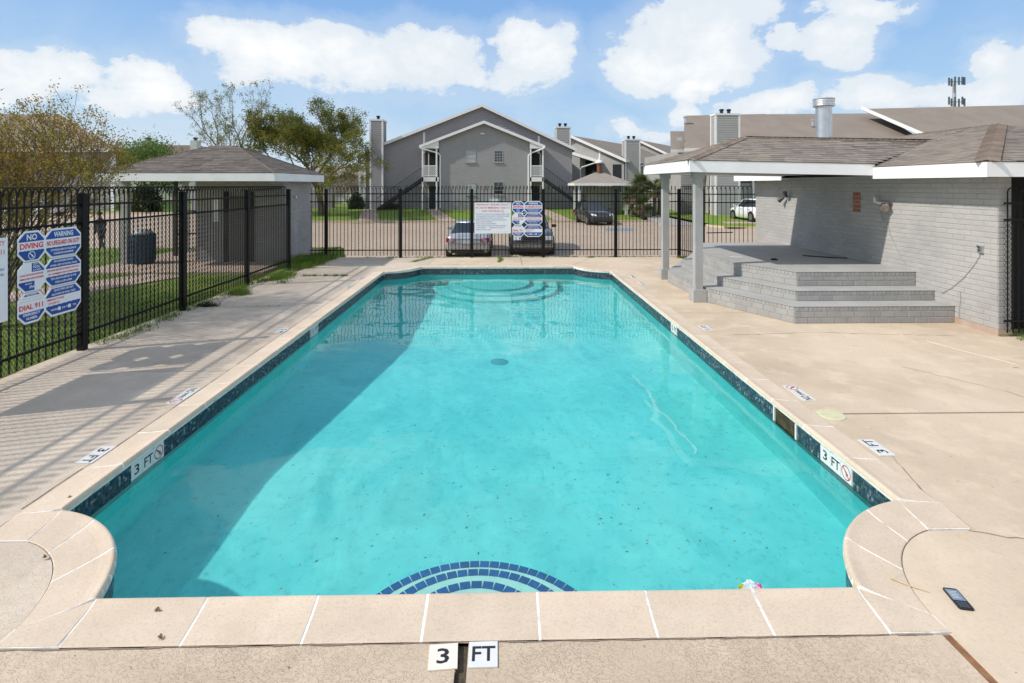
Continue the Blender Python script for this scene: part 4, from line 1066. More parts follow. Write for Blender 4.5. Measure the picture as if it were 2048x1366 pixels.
# ---- platform with three brick steps
pf = thing('brick_platform', 'grey painted brick platform with three steps under the porch roof', 'steps', (5.6, 9.1, 0))
Z1, Z2, Z3 = .295, .48, .75
TIERS = [([(7.89, 9.1), (5.07, 9.1), (4.2, 10.75), (4.1, 13.0), (5.3, 15.2), (7.89, 15.2)], 0, Z1),
         ([(7.89, 9.53), (5.34, 9.53), (4.55, 11.02), (4.5, 13.2), (5.55, 15.15), (7.89, 15.15)], Z1, Z2),
         ([(7.89, 9.97), (5.60, 9.97), (4.93, 11.25), (4.95, 13.55), (5.8, 15.08), (7.89, 15.08)], Z2, Z3)]
SB = Bricks(pf, 'brick', M_STEPB, L=.235, H=.105, mortar=.010, D=.007)
for P, z0, z1 in TIERS:
    P2 = P[1:]
    q = MB(); q.prism(P, z0-.01 if z0 else -.02, z1-.004); q.build('tier_core', M_BRICKM, pf)
    q = MB(); cen = Vector((6.3, 12.2)); PP = [(x+(.012 if x < 7 else 0)*(-1), y-(.012 if y < 12 else -.012)) for x, y in P]
    q.prism(PP, z1-.004, z1); q.build('tread', M_STEPT, pf)
    for a, b in zip(P[:-2], P[1:-1]):
        d = Vector((b[0]-a[0], b[1]-a[1])); L = d.length; d.normalize(); nn = (-d.y, d.x)
        c = ((a[0]+b[0])/2-6.5, (a[1]+b[1])/2-12)
        if nn[0]*c[0]+nn[1]*c[1] < 0: nn = (d.y, -d.x)
        SB.wall(a, d, L, z0, z1-.004, nn, soldier=.08)
SB.finish(300)
# tread brick edges: shallow joints drawn as real thin grooves is beyond what shows; a few loose things lie on the platform

# ================================================================== grey brick shed with hip roof on the left
shed = thing('garden_shed', 'low grey brick shed with hip roof and open porch behind the left fence', 'shed', (-8.0, 16.6, 0))
SX0, SX1, SY0, SY1 = -9.45, -6.75, 16.6, 19.0
M_SHEDW = mat('shed_brick_paint', (.38, .37, .36), .8, .15, 1.5, .4, 70, rnd=.07, c2=(.33, .32, .31))
M_SHEDM = mat('shed_mortar', (.32, .31, .30), .85, .15, 4)
q = MB(); q.box(SX0, SY0, -.05, SX1, SY1, 2.6); q.build('wall', M_SHEDM, shed)
random.seed(5)
SBK = Bricks(shed, 'brick', M_SHEDW, L=.235, H=.083)
dr = lambda c: (-8.62 < c.x < -7.58 and c.y < 16.65 and c.z < 2.15)
SBK.wall((SX0, SY0), (1, 0), SX1-SX0, .02, 2.55, (0, -1), skip=dr); SBK.wall((SX1, SY0), (0, 1), SY1-SY0, .02, 2.55, (1, 0)); SBK.finish(120)
M_DOORG = mat('door_grey', (.15, .135, .125), .6, .12, 3)
for x0 in (-8.38,):
    q = MB(); q.box(x0, SY0-.03, .08, x0+.56, SY0+.0, 2.05); d = q.build('door', M_DOORG, shed)
    q = MB(); q.box(x0+.08, SY0-.04, .3, x0+.48, SY0-.031, .95); o = q.build('door_panel', M_DOORG, shed); o.parent = d
    q = MB(); q.box(x0+.08, SY0-.04, 1.1, x0+.48, SY0-.031, 1.85); o = q.build('door_panel', M_DOORG, shed); o.parent = d
    q = MB(); q.tube([(x0+.5, SY0-.03, 1.02), (x0+.5, SY0-.09, 1.02)], .02, 8); o = q.build('door_knob', M_METAL, shed); o.parent = d
q = MB(); q.box(-8.92, SY0-.022, 1.27, -8.72, SY0-.011, 1.95); q.build('notice_board', M_WHITESIGN, shed)
SE = [Vector((-11.4, 15.15, 2.76)), Vector((-6.42, 15.15, 2.755)), Vector((-6.42, 19.3, 2.76)), Vector((-11.4, 19.3, 2.76))]
SR0, SR1 = Vector((-9.33, 17.22, 3.64)), Vector((-8.5, 17.22, 3.64))
for P in ([SE[0], SE[1], SR1, SR0], [SE[1], SE[2], SR1], [SE[2], SE[3], SR0, SR1], [SE[3], SE[0], SR0]): plane_obj(P, 'roof_deck', M_UNDER if P[0].y < 19 and P[0] is not SE[3] else M_ROOF_S, shed)
items = []
for P, u in (([SE[0], SE[1], SR1, SR0], (1, 0, 0)), ([SE[1], SE[2], SR1], (0, 1, 0)), ([SE[3], SE[0], SR0], (0, 1, 0))): shingle_plane(items, P, u, nup(P))
shingles_build(items, shed, M_ROOF_S)
hip_caps(shed, SE[1], SR1, M_CAP_S, .12, s1=(.4, -1, -.42), s2=(1, -.4, -.42)); hip_caps(shed, SE[0], SR0, M_CAP_S, .12, s1=(-.4, -1, -.42), s2=(-1, -.4, -.42))
hip_caps(shed, SR0, SR1, M_CAP_S, .12, s1=(0, -1, -.42), s2=(0, 1, -.42)); hip_caps(shed, SE[2], SR1, M_CAP_S, .12, s1=(.4, 1, -.42), s2=(1, .4, -.42))
for i in range(4):
    a, b = SE[i], SE[(i+1) % 4]; d = (b-a).normalized()
    board([a-d*.012+Vector((0,0,-.012-.001*(i % 2))), b+d*(.012 if i % 2 else -.013)+Vector((0,0,-.012-.001*(i % 2)))], .235, .025, 'fascia_board', M_FASCIA, shed)
q = MB(); q.box(-11.38, 15.17, 2.58, -6.44, SY0-.001, 2.595); q.box(-11.38, SY0+.0, 2.581, SX0-.002, 19.28, 2.594); q.box(SX1+.002, SY0, 2.581, -6.44, 19.28, 2.594)
q.build('porch_soffit', M_SOFFIT, shed)
for x, y in ((-11.3, 16.2), (-11.25, 19.1)):
    q = MB(); q.box(x-.09, y-.09, -.02, x+.09, y+.09, 2.585); q.build('porch_post', M_POSTP, shed)
q = MB(); q.box(-11.7, 14.6, -.03, -6.5, 19.4, .03); q.build('floor_slab', M_PATH, shed)
# thin pipe frame of the open part, seen dark through the fence
for x in (-10.9, -10.1, -9.7):
    q = MB(); q.box(x-.045, 17.95, .03, x+.045, 18.05, 2.58); q.build('inner_post', mat('post_dark', (.06, .055, .05), .8), shed)
q = MB(); q.box(-8.58, SY0-.05, .03, -8.44, SY0-.002, 2.2); q.build('door_frame', M_DARK, shed)
q = MB(); q.box(-7.76, SY0-.05, .03, -7.66, SY0-.002, 2.2); q.build('door_frame', M_DARK, shed)
for z in (.75, 1.5, 2.2):
    q = MB(); q.box(-10.9, 17.99, z, -9.46, 18.03, z+.05); q.build('inner_rail', bpy.data.materials['post_dark'], shed)
# small vent cap on the wall side
q = MB(); q.tube([(SX1+.007, 17.35, 2.02), (SX1+.09, 17.35, 2.02), (SX1+.1, 17.35, 1.98)], .035, 8); q.build('wall_lamp', M_METAL, shed)
# rubbish bin of slatted blue steel under the shed roof, with bags standing proud
tb = thing('trash_bin', 'dark blue bin with a pale bag bulging over its rim under the shed roof', 'trash bin', (-10.85, 16.3, .03))
q = MB(); q.lathe((0, 0, 0), [(.27, 0), (.30, .04), (.31, .5), (.32, .82), (.335, .84), (.335, .88), (.30, .88), (.29, .8)], 20); q.build('bin_body', mat('bin_blue', (.02, .05, .085), .55, .2, 8), tb, world=False)
q = MB()
for i in range(20):
    a = 2*math.pi*i/20; q.obox((.325*math.cos(a), .325*math.sin(a), .43), (-.02*math.sin(a), .02*math.cos(a), 0), (.006*math.cos(a), .006*math.sin(a), 0), (0, 0, .36))
q.build('bin_ribs', mat('bin_blue_rib', (.03, .065, .11), .5, .2, 8), tb, world=False, kind='stuff')
def blob(q, c, r, n=8, seed=0, sq=(1,1,1), amp=.15):
    rr = random.Random(seed); rings = n; vs = []; fs = []
    for i in range(rings+1):
        th = math.pi*i/rings
        for j in range(2*n):
            ph_ = math.pi*j/n; k_ = r*(1+rr.uniform(-amp, amp)) if 0 < i < rings else r
            vs.append((c[0]+k_*sq[0]*math.sin(th)*math.cos(ph_), c[1]+k_*sq[1]*math.sin(th)*math.sin(ph_), c[2]+k_*sq[2]*math.cos(th)))
    for i in range(rings):
        for j in range(2*n): a = i*2*n+j; b = i*2*n+(j+1) % (2*n); fs.append((a, a+2*n, b+2*n, b))
    q.add(vs, fs)
q = MB(); blob(q, (0, 0, .9), .25, 8, 3, (1, 1, .55)); q.build('bin_bag', mat('bag_pale', (.45, .48, .5), .45, .2, 9), tb, smooth=True, world=False)

# ================================================================== apartment houses
M_BWALL = N('apartment_brick_grey')
_b = M_BWALL.n.new('ShaderNodeTexBrick'); 
_cb = M_BWALL.n.new('ShaderNodeCombineXYZ'); M_BWALL.l.new(M_BWALL.math('ADD', M_BWALL.xyz(0), M_BWALL.xyz(1)), _cb.inputs[0]); M_BWALL.l.new(M_BWALL.xyz(2), _cb.inputs[1])
M_BWALL.l.new(_cb.outputs[0], _b.inputs[0]); _b.inputs['Scale'].default_value = 1; _b.inputs['Brick Width'].default_value = .24; _b.inputs['Row Height'].default_value = .09; _b.inputs['Mortar Size'].default_value = .012
_b.inputs['Color1'].default_value = (.33, .32, .322, 1); _b.inputs['Color2'].default_value = (.295, .286, .288, 1); _b.inputs['Mortar'].default_value = (.225, .22, .225, 1)
_c = M_BWALL.mix(M_BWALL.ramp(M_BWALL.noise(.9, 6, .65), .4, .7, 0, .5), _b.outputs[0], (.33, .32, .325))
M_BWALL = M_BWALL.out(_c, .85, M_BWALL.bump(_b.outputs['Fac'], -.5, .01), spec=.25)
M_LAP = mat('lap_siding_grey', (.29, .285, .30), .75, .08, 1.5)
M_LAPL = mat('lap_siding_light', (.36, .355, .34), .75, .08, 1.5)
M_BWL = mat('brick_paint_light', (.37, .36, .34), .85, .12, 1.2, .3, 20)
m = N('roof_far_brown')
_c = m.mix(m.ramp(m.noise(.5, 6, .6), .35, .65), (.255, .215, .18), (.295, .25, .21))
_w = m.n.new('ShaderNodeTexWave'); _w.bands_direction = 'Z'; _w.inputs['Scale'].default_value = 3.2; _w.inputs['Distortion'].default_value = 1.2; _w.inputs['Detail'].default_value = 3; m.l.new(m.pos, _w.inputs[0])
_c = m.mix(m.ramp(_w.outputs['Fac'], .3, .8, 0, .35), _c, (.18, .15, .125))
_c = m.mix(m.ramp(m.noise(9, 6, .8), .5, .7, 0, .4), _c, (.13, .11, .09))
M_ROOF_F = m.out(_c, .95, spec=.1)
M_STAIR_RECESS = mat('stair_steel_recess_shade', (.018, .017, .018), .6, .3)
def clip_band(P, z0, z1):
    def half(P, z, up):
        out = []
        for i in range(len(P)):
            a, b = P[i], P[(i+1) % len(P)]; ia = (a[1] >= z) if up else (a[1] <= z); ib = (b[1] >= z) if up else (b[1] <= z)
            if ia: out.append(a)
            if ia != ib and abs(b[1]-a[1]) > 1e-9: t = (z-a[1])/(b[1]-a[1]); out.append((a[0]+(b[0]-a[0])*t, z))
        return out
    P = half(P, z0, True)
    return half(P, z1, False) if len(P) > 2 else []
def siding(O, u, nrm, poly, m, parent, pitch=.19, name='lap_siding'):
    # poly in (s along u, z); boards overlap: lower edge proud
    O = Vector(O); u = Vector(u).normalized(); nrm = Vector(nrm).normalized(); q = MB(); zs = [p[1] for p in poly]; z = min(zs)
    while z < max(zs)-.01:
        P = clip_band(poly, z, min(z+pitch, max(zs)))
        if len(P) > 2:
            vs = [O+u*s+Vector((0,0,h))+nrm*(.004+.024*(1-(h-z)/pitch)) for s, h in P]
            nn = Vector((0,0,0))
            for i in range(len(vs)): nn += (vs[i]-vs[0]).cross(vs[(i+1) % len(vs)]-vs[0])
            if nn.dot(nrm) < 0: vs = vs[::-1]
            q.add(vs, [tuple(range(len(vs)))])
            lo = [p for p in P if abs(p[1]-z) < 1e-6]
            if len(lo) >= 2:
                a, b = min(p[0] for p in lo), max(p[0] for p in lo); A = O+u*a+Vector((0,0,z)); Bq = O+u*b+Vector((0,0,z))
                q.add([A, Bq, Bq+nrm*.028, A+nrm*.028], [(0,1,2,3)])
        z += pitch
    return q.build(name, m, parent, kind='stuff')
def wall_window(parent, O, u, nrm, w, h, glass=M_GLASS, mun=(1, 2), fr=M_TRIM, proud=.03, sill=True):
    # O = lower middle point on the wall face
    O = Vector(O); u = Vector(u).normalized(); nrm = Vector(nrm).normalized(); U = Vector((0,0,1)); f = .055
    q = MB(); 
    q.obox(O+U*h/2+u*(w/2-f/2)+nrm*proud/2, u*f/2, nrm*proud/2, U*h/2); q.obox(O+U*h/2-u*(w/2-f/2)+nrm*proud/2, u*f/2, nrm*proud/2, U*h/2)
    q.obox(O+U*(h-f/2)+nrm*proud/2, u*(w/2-f), nrm*proud/2, U*f/2); q.obox(O+U*f/2+nrm*proud/2, u*(w/2-f), nrm*proud/2, U*f/2)
    for i in range(1, mun[1]): q.obox(O+U*(f+(h-2*f)*i/mun[1])+nrm*.012, u*(w/2-f), nrm*.01, U*.018)
    for i in range(1, mun[0]): q.obox(O+U*h/2+u*(-w/2+f+(w-2*f)*i/mun[0])+nrm*.0115, u*.016, nrm*.009, U*(h/2-f))
    wn_ = q.build('window', fr, parent)
    q = MB(); q.obox(O+U*h/2+nrm*.004, u*(w/2-f), nrm*.003, U*(h/2-f)); g = q.build('pane', glass, parent); g.parent = wn_; g.location -= Vector(wn_.location)
    if sill: q = MB(); q.obox(O-U*.04+nrm*.04, u*(w/2+.05), nrm*.05, U*.03); g = q.build('sill', fr, parent); g.parent = wn_
    return wn_
def rake(a, b, m, parent, w=.28, t=.05, depth=.5, name='rake_board'):
    a, b = Vector(a), Vector(b); q = MB()
    q.extr([a, b, b-Vector((0,0,w)), a-Vector((0,0,w))], (0, t, 0)); return q.build(name, m, parent)
def pots(parent, c, n, r=.13, h=.42):
    for i in range(n):
        q = MB(); q.lathe((c[0]+(i-(n-1)/2)*.6, c[1], c[2]), [(r, 0), (r, h*.6), (r*1.45, h*.65), (r*1.45, h*.9), (r*.8, h)], 12); q.build('chimney_pot', M_DARK, parent)
def chimney(parent, x0, x1, y0, y1, z0, z1, lapm, n=1, rot=None):
    q = MB(); q.box(x0, y0, z0, x1, y1, z1); ch = q.build('chimney', M_LAP, parent)
    def sub(o): o.parent = ch; return o
    sub(siding((x0, y0, 0), (1,0,0), (0,-1,0), [(.12, z0), (x1-x0-.12, z0), (x1-x0-.12, z1-.12), (.12, z1-.12)], lapm, parent, name='chimney_siding'))
    sub(siding((x0, y0, 0), (0,1,0), (-1,0,0), [(.12, z0), (y1-y0-.12, z0), (y1-y0-.12, z1-.12), (.12, z1-.12)], lapm, parent, name='chimney_siding'))
    for (a, b) in ((x0, y0), (x1, y0), (x0, y1)):
        sx_ = 1 if a == x0 else -1; sy_ = 1 if b == y0 else -1
        q = MB(); q.box(a-.03*sx_, b-.03*sy_, z0, a+.12*sx_, b+.12*sy_, z1-.121); sub(q.build('corner_trim', M_TRIM, parent))
    q = MB(); q.box(x0-.06, y0-.06, z1-.12, x1+.06, y1+.06, z1+.03); sub(q.build('chimney_cap', M_TRIM, parent))
    pots(parent, ((x0+x1)/2, (y0+y1)/2, z1+.03), n)
    return ch

mb_ = thing('apartment_house', 'two-storey grey brick apartment house with two stacked gables facing the pool', 'apartment house', (-1.7, 49.0, .1))
YA, YB = 49.0, 50.6       # front of the projecting bay, face of the main gable
ZG = .12
# main gable wall
G = [(-11.85, ZG-.4), (6.75, ZG-.4), (6.75, 5.85), (-1.85, 9.85), (-11.85, 5.9)]
q = MB(); q.extr([(x, YB, z) for x, z in G], (0, 12, 0)); q.build('wall', M_BWALL, mb_)
siding((-6.95-.35, YB, 0), (1,0,0), (0,-1,0), [(0, 5.5), (10.85, 5.5), (10.85, 6.95), (5.45, 9.5), (0, 7.3)], M_LAP, mb_)
for x in (-7.35, 3.55):
    zt_ = 9.85-abs(x+1.85)*(.395 if x < -1.85 else .465)-.25
    q = MB(); q.box(x-.10, YB-.05, 5.4, x+.10, YB-.0015, zt_); q.build('corner_trim', M_TRIM, mb_)
# projecting bay with its own gable
Pb = [(-5.75, ZG-.4), (2.6, ZG-.4), (2.6, 6.55), (-1.6, 8.1), (-5.75, 6.6)]
q = MB(); q.extr([(x, YA, z) for x, z in Pb], (0, YB-YA-.002, 0)); q.build('bay_wall', M_BWALL, mb_)
# roofs
def roof_slab(a, b, y0, y1, t, m, parent, name='roof'):
    (x0, z0), (x1, z1) = a, b; q = MB()
    q.extr([(x0, y0, z0), (x1, y0, z1), (x1, y0, z1-t), (x0, y0, z0-t)], (0, y1-y0, 0)); return q.build(name, m, parent)
roof_slab((-12.35, 5.86), (-1.85, 10.02), YB-.42, 63, .12, M_ROOF_F, mb_); roof_slab((-1.848, 10.02), (7.15, 5.80), YB-.42, 63, .12, M_ROOF_F, mb_)
rake((-12.35, YB-.47, 5.9), (-1.85, YB-.47, 10.06), M_TRIM, mb_); rake((-1.85, YB-.47, 10.06), (7.15, YB-.47, 5.84), M_TRIM, mb_)
roof_slab((-7.5, 6.0), (-1.6, 8.25), YA-.42, YB-.003, .1, M_ROOF_F, mb_, 'bay_roof'); roof_slab((-1.598, 8.25), (4.0, 6.0), YA-.42, YB-.003, .1, M_ROOF_F, mb_, 'bay_roof')
rake((-7.5, YA-.47, 6.03), (-1.6, YA-.47, 8.29), M_TRIM, mb_, .26); rake((-1.6, YA-.47, 8.29), (4.0, YA-.47, 6.03), M_TRIM, mb_, .26)
for a, b in ((-7.3, -5.75), (2.6, 3.9)):      # white boxed eave returns over the balconies
    q = MB(); zz = 5.75; q.extr([(a, YA-.38, zz), (b, YA-.38, zz), (b, YA-.38, zz+(.75 if b == -5.75 else .2)), (a, YA-.38, zz+(.15 if b == -5.75 else .85))], (0, .3, 0)); q.build('eave_return', M_TRIM, mb_)
    # recessed balcony bay: recess shade painted as a dark sheet, doors, slab, rail
    q = MB(); q.box(a+.05 if a < 0 else a+.003, YB-.02, 3.15, b-.003 if a < 0 else b-.05, YB-.003, 5.75); q.build('balcony_recess_shade', M_STAIR_RECESS, mb_)
    xd = (a+b)/2+(.15 if a < 0 else -.1)
    for z0, w in ((.15, 1.0), (3.2, 1.0)):
        q = MB(); q.box(xd-w/2, YB-.045, z0, xd+w/2, YB-.021, z0+2.15); d = q.build('door', M_DARK, mb_)
        q = MB(); q.box(xd-w/2-.08, YB-.06, z0, xd-w/2-.001, YB-.021, z0+2.2); q.box(xd+w/2+.001, YB-.06, z0, xd+w/2+.08, YB-.021, z0+2.2); o = q.build('door_frame', M_TRIM, mb_); o.parent = d; o.location = (0, 0, 0)
        o.location = Vector((0,0,0))
    q = MB(); q.box(a, YA-.3, 2.72, b-.003, YB-.05, 3.12); q.build('balcony_floor', M_TRIM, mb_)
    # lattice rail
    x0, x1 = a+.05, b-.1
    q = MB(); q.box(x0, YA-.28, 4.12, x1, YA-.22, 4.2); q.box(x0, YA-.28, 3.2, x1, YA-.22, 3.27); 
    st = .17; c = x0-(4.12-3.27)
    while c < x1:
        for sg in (0, 1):
            p0, p1 = (c, 3.27), (c+.85, 4.12)
            if p0[0] < x0: p0 = (x0, 3.27+(x0-c))
            if p1[0] > x1: p1 = (x1, 3.27+(x1-c))
            if p1[0]-p0[0] > .03:
                z0, z1 = (p0[1], p1[1]) if sg == 0 else (7.39-p0[1], 7.39-p1[1])
                yy = YA-.262 if sg == 0 else YA-.245
                A = Vector((p0[0], yy, z0)); Bq = Vector((p1[0], yy, z1)); d = (Bq-A); q.obox((A+Bq)/2, d/2, d.normalized().cross(Vector((0,1,0)))*.02, Vector((0,.006,0)))
        c += st
    q.build('lattice_rail', M_TRIM, mb_, kind='stuff')
    for x in (a+.08, b-.2 if a < 0 else b-.1):
        q = MB(); q.box(x-.07, YA-.3, .12, x+.07, YA-.16, 5.74); q.build('balcony_post', M_TRIM, mb_)
# gutters and downspouts
for x, s in ((-7.45, 1), (3.95, -1)):
    q = MB(); xx = -5.62 if s > 0 else 2.48
    q.tube([(x, YA-.5, 5.85), (x+.15*s, YA-.5, 5.72), (xx+(-.25)*s, YA-.12, 5.35), (xx, YA-.08, 5.1), (xx, YA-.08, .3)], .07, 8); q.build('downspout', M_TRIM, mb_)
for (x, z, w, h, g, mu) in ((-2.82, 4.48, .92, 1.15, M_GLASSB, (1, 3)), (-.28, 4.5, .82, 1.08, M_GLASS, (3, 4)), (-2.82, 1.5, .92, 1.1, M_GLASSB, (1, 3)), (-.28, 1.5, .92, 1.2, M_GLASS, (2, 3))):
    wall_window(mb_, (x, YA, z), (1,0,0), (0,-1,0), w, h, g, mu, fr=mat('window_frame_grey', (.36, .36, .36), .6))
q = MB(); q.box(-1.1, YA-.32, .55, -.2, YA-.002, 1.12); q.build('air_conditioner', mat('ac_white', (.62, .68, .72), .5, .1), mb_)
q = MB(); q.box(-1.72, YA-.03, 2.0, -1.45, YA-.002, 2.5); q.build('wall_notice', mat('notice_pink', (.45, .28, .28), .7), mb_)
q = MB(); q.tube([(-1.75, YA, 7.12), (-1.75, YA-.15, 7.15)], .07, 8); q.tube([(-1.95, YA-.12, 7.1), (-1.55, YA-.12, 7.1)], .05, 8); q.build('floodlight', M_TRIM, mb_)
chimney(mb_, -12.25, -11.05, YB-.9, YB+.6, ZG-.3, 8.5, M_LAP, 1)
q = MB(); q.box(-13.0, YB+.2, ZG-.3, -12.26, YB+9, 5.4); q.build('side_wing', M_BWALL, mb_); roof_slab((-13.7, 5.15), (-12.0, 5.75), YB-.1, YB+9.4, .15, M_ROOF_F, mb_, 'side_roof')
for xx in (-13.45, -12.95):
    q = MB(); q.box(xx-.08, YB-.05, ZG-.3, xx+.08, YB+.11, 5.2); q.build('side_post', M_TRIM, mb_)
for x, y in ((-3.4, YB+2.0), (.9, YB+2.0)):
    q = MB(); zz = 10.02-abs(x+1.85)*.4; q.lathe((x, YB-.25, 6.9 if x < 0 else 6.75), [(.1, 0), (.1, .35), (.16, .38), (.16, .5)], 10); q.build('roof_vent', M_METAL, mb_)
# outside stairs: sloping stringers, open treads, thin rail
def stair(label_x0, x_top, x_bot):
    y0, y1 = YA-.35, YA+.75
    n = 15; z0, z1 = .15, 2.95
    q = MB()
    for y in (y0, y1): 
        a, b = Vector((x_bot, y, z0)), Vector((x_top, y, z1)); q.extr([a-Vector((0,0,.22)), b-Vector((0,0,.22)), b+Vector((0,0,.12)), a+Vector((0,0,.12))], (0, .06, 0))
    q.build('stair_stringer', M_STAIR_RECESS, mb_)
    tq = MB(); tq.box(-.15, y0+.061-YA, -.03, .15, y1-.001-YA, .02); tm = tq.mesh('stair_tread', mat('tread_concrete', (.34, .33, .32), .85) if x_top < 0 else bpy.data.materials['tread_concrete'])
    for i in range(n):
        f = (i+.5)/n; link('stair_tread', tm, mb_, Vector((x_bot+(x_top-x_bot)*f, YA, z0+(z1-z0)*f+.03))-wloc(mb_))
    q = MB(); a, b = Vector((x_bot, y0+.03, z0+1.0)), Vector((x_top, y0+.03, z1+1.05)); q.tube([a, b], .025, 6); q.tube([a-Vector((0,0,.9)), a], .02, 6); q.build('stair_handrail', M_STAIR_RECESS, mb_)
    bm_ = MB(); bm_.tube([(0, 0, 0), (0, 0, 1.0)], .01, 4); bme = bm_.mesh('baluster', M_STAIR_RECESS)
    for i in range(1, 26):
        f = i/26; link('baluster', bme, mb_, Vector((x_bot+(x_top-x_bot)*f, y0+.03, z0+(z1-z0)*f+.03))-wloc(mb_))
stair(0, -7.3, -11.4); stair(1, 3.95, 7.9)

# light house behind on the right, turned away
def gabled(name, label, loc, rz, W, L, h_eave, h_ridge, wallm, lapm, roofm=M_ROOF_F, ridge_off=0, z0=-.3, lap_from=None, group=None, win=()):
    # local: gable end on y=0 facing -y, width along x, length along +y
    t = thing(name, label, 'apartment house', loc, rz, group)
    c = W*.5+ridge_off
    q = MB(); q.extr([(0, 0, z0), (W, 0, z0), (W, 0, h_eave), (c, 0, h_ridge), (0, 0, h_eave)], (0, L, 0)); q.build('wall', wallm, t, world=False)
    o = .45; sl = (h_ridge-h_eave)/c; sr = (h_ridge-h_eave)/(W-c)
    q = MB(); q.extr([(-o, -o, h_eave-o*sl+.02), (c, -o, h_ridge+.02), (c, -o, h_ridge+.16), (-o, -o, h_eave-o*sl+.16)], (0, L+2*o, 0)); q.build('roof', roofm, t, world=False)
    q = MB(); q.extr([(c+.002, -o, h_ridge+.02), (W+o, -o, h_eave-o*sr+.02), (W+o, -o, h_eave-o*sr+.16), (c+.002, -o, h_ridge+.16)], (0, L+2*o, 0)); q.build('roof', roofm, t, world=False)
    for (xa, za, xb, zb) in ((-o, h_eave-o*sl, c, h_ridge), (c, h_ridge, W+o, h_eave-o*sr)):
        q = MB(); q.extr([(xa, -o-.05, za+.2), (xb, -o-.05, zb+.2), (xb, -o-.05, zb-.12), (xa, -o-.05, za-.12)], (0, .045, 0)); q.build('rake_board', M_TRIM, t, world=False)
    q = MB(); q.box(W+o+.002, -o, h_eave-o*sr-.1, W+o+.05, L+o, h_eave-o*sr+.16); q.build('eave_fascia', M_TRIM, t, world=False)
    q = MB(); q.box(-o-.05, -o, h_eave-o*sl-.1, -o-.002, L+o, h_eave-o*sl+.16); q.build('eave_fascia', M_TRIM, t, world=False)
    return t
def box_part(t, name, b, m, kind=None):
    q = MB(); q.box(*b); return q.build(name, m, t, world=False, kind=kind)
b2 = gabled('apartment_house', 'pale grey house with brown roof half hidden behind the right edge of the twin-gabled one', (2.45, 66.1, -.1), R(-35), 13.5, 22, 5.3, 8.1, M_BWL, M_LAPL, ridge_off=.45)
box_part(b2, 'corner_trim', (10.5, -.03, 5.3, 10.7, -.001, 6.4), M_TRIM)
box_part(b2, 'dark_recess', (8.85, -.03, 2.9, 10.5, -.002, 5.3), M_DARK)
q = MB(); q.extr([(4.0, -1.3, 7.1), (10.9, -1.3, 5.0), (10.9, -1.3, 5.25), (4.0, -1.3, 7.35)], (0, 1.25, 0)); q.build('bay_roof', M_TRIM, b2, world=False)
q = MB(); q.extr([(3.0, -1.2, -.3), (8.7, -1.2, -.3), (8.7, -1.2, 5.65), (4.2, -1.2, 7.0), (3.0, -1.2, 7.0)], (0, 1.19, 0)); q.build('bay_wall', M_BWL, b2, world=False)
q = MB(); q.tube([(10.8, -1.3, 5.0), (9.0, -1.35, 4.5), (8.8, -1.3, 4.2), (8.8, -1.3, .2)], .07, 6); q.build('downspout', M_TRIM, b2, world=False)
box_part(b2, 'window', (12.2, -.06, 1.2, 13.2, -.003, 4.8), M_GLASS)
chimney(b2, 13.9, 15.6, 4.0, 5.6, -.4, 8.1, M_LAPL, 2) if False else None
def free_chimney(label, x0, x1, y0, y1, z1, lapm, n, parent):
    return chimney(parent, x0, x1, y0, y1, -.3, z1, lapm, n)
ch2 = thing('chimney_stack', 'lap-sided grey chimney rising beside the roof end of the twin-gabled house', 'chimney', (6.3, 56, 0)); free_chimney('', 5.75, 7.3, 56, 57.3, 8.55, M_LAPL, 2, ch2)
ch3 = thing('chimney_stack', 'lap-sided grey chimney standing between two brown roofs above the palms', 'chimney', (14.8, 58.5, 0)); free_chimney('', 13.7, 15.35, 58.5, 60, 7.45, M_LAPL, 2, ch3)
b2b = gabled('apartment_house', 'distant brown-roofed house seen between the chimney above the palms and the big right roof', (14.6, 82, -.1), R(-35), 13, 24, 6.0, 9.0, M_BWL, M_LAPL, ridge_off=.5)

# big house on the right behind the pool house
b3 = thing('apartment_house', 'large grey lap-sided apartment house with a long brown roof behind the pool house', 'apartment house', (15.5, 45.5, -.05))
q = MB(); q.box(15.7, 46.2, -.3, 17.9, 58, 5.4); q.build('wall', M_BWL, b3)
q = MB(); q.box(17.9, 45.0, -.3, 60, 60, 5.6); q.build('wall', M_BWL, b3)
siding((17.9, 45.0, 0), (1,0,0), (0,-1,0), [(0, 0), (9, 0), (9, 5.3), (0, 5.3)], M_LAPL, b3)
siding((15.7, 46.2, 0), (1,0,0), (0,-1,0), [(0, 0), (2.19, 0), (2.19, 5.3), (0, 5.3)], M_LAPL, b3)
def rp(P, name='roof', t=.12):
    return plane_obj(P, name, M_ROOF_F, b3, t)
rp([(14.6, 45.5, 5.45), (18.6, 45.5, 5.45), (18.6, 50, 7.5), (16.0, 50, 7.5)])
rp([(15.35, 44.3, 5.5), (27, 44.3, 5.5), (25.6, 51, 9.3), (17.4, 50.2, 9.0)])
rp([(26.4, 45.0, 5.6), (37.5, 45.0, 5.6), (37.5, 52.2, 9.55), (26.2, 52, 9.4)])
rp([(36.6, 44.2, 6.2), (62, 44.2, 6.2), (62, 52.4, 10.7), (34.8, 50.6, 9.75)])
q = MB(); q.box(15.35, 44.22, 5.22, 26.8, 44.28, 5.5); q.build('eave_fascia', M_TRIM, b3); q = MB(); q.box(14.6, 45.42, 5.2, 18.0, 45.48, 5.46); q.build('eave_fascia', M_TRIM, b3)
q = MB(); a, b = Vector((36.55, 44.1, 6.25)), Vector((34.75, 50.6, 9.85)); q.obox((a+b)/2, (b-a)/2, Vector((.02, 0, 0)), Vector((0, 0, .17))); q.build('rake_board', M_TRIM, b3)
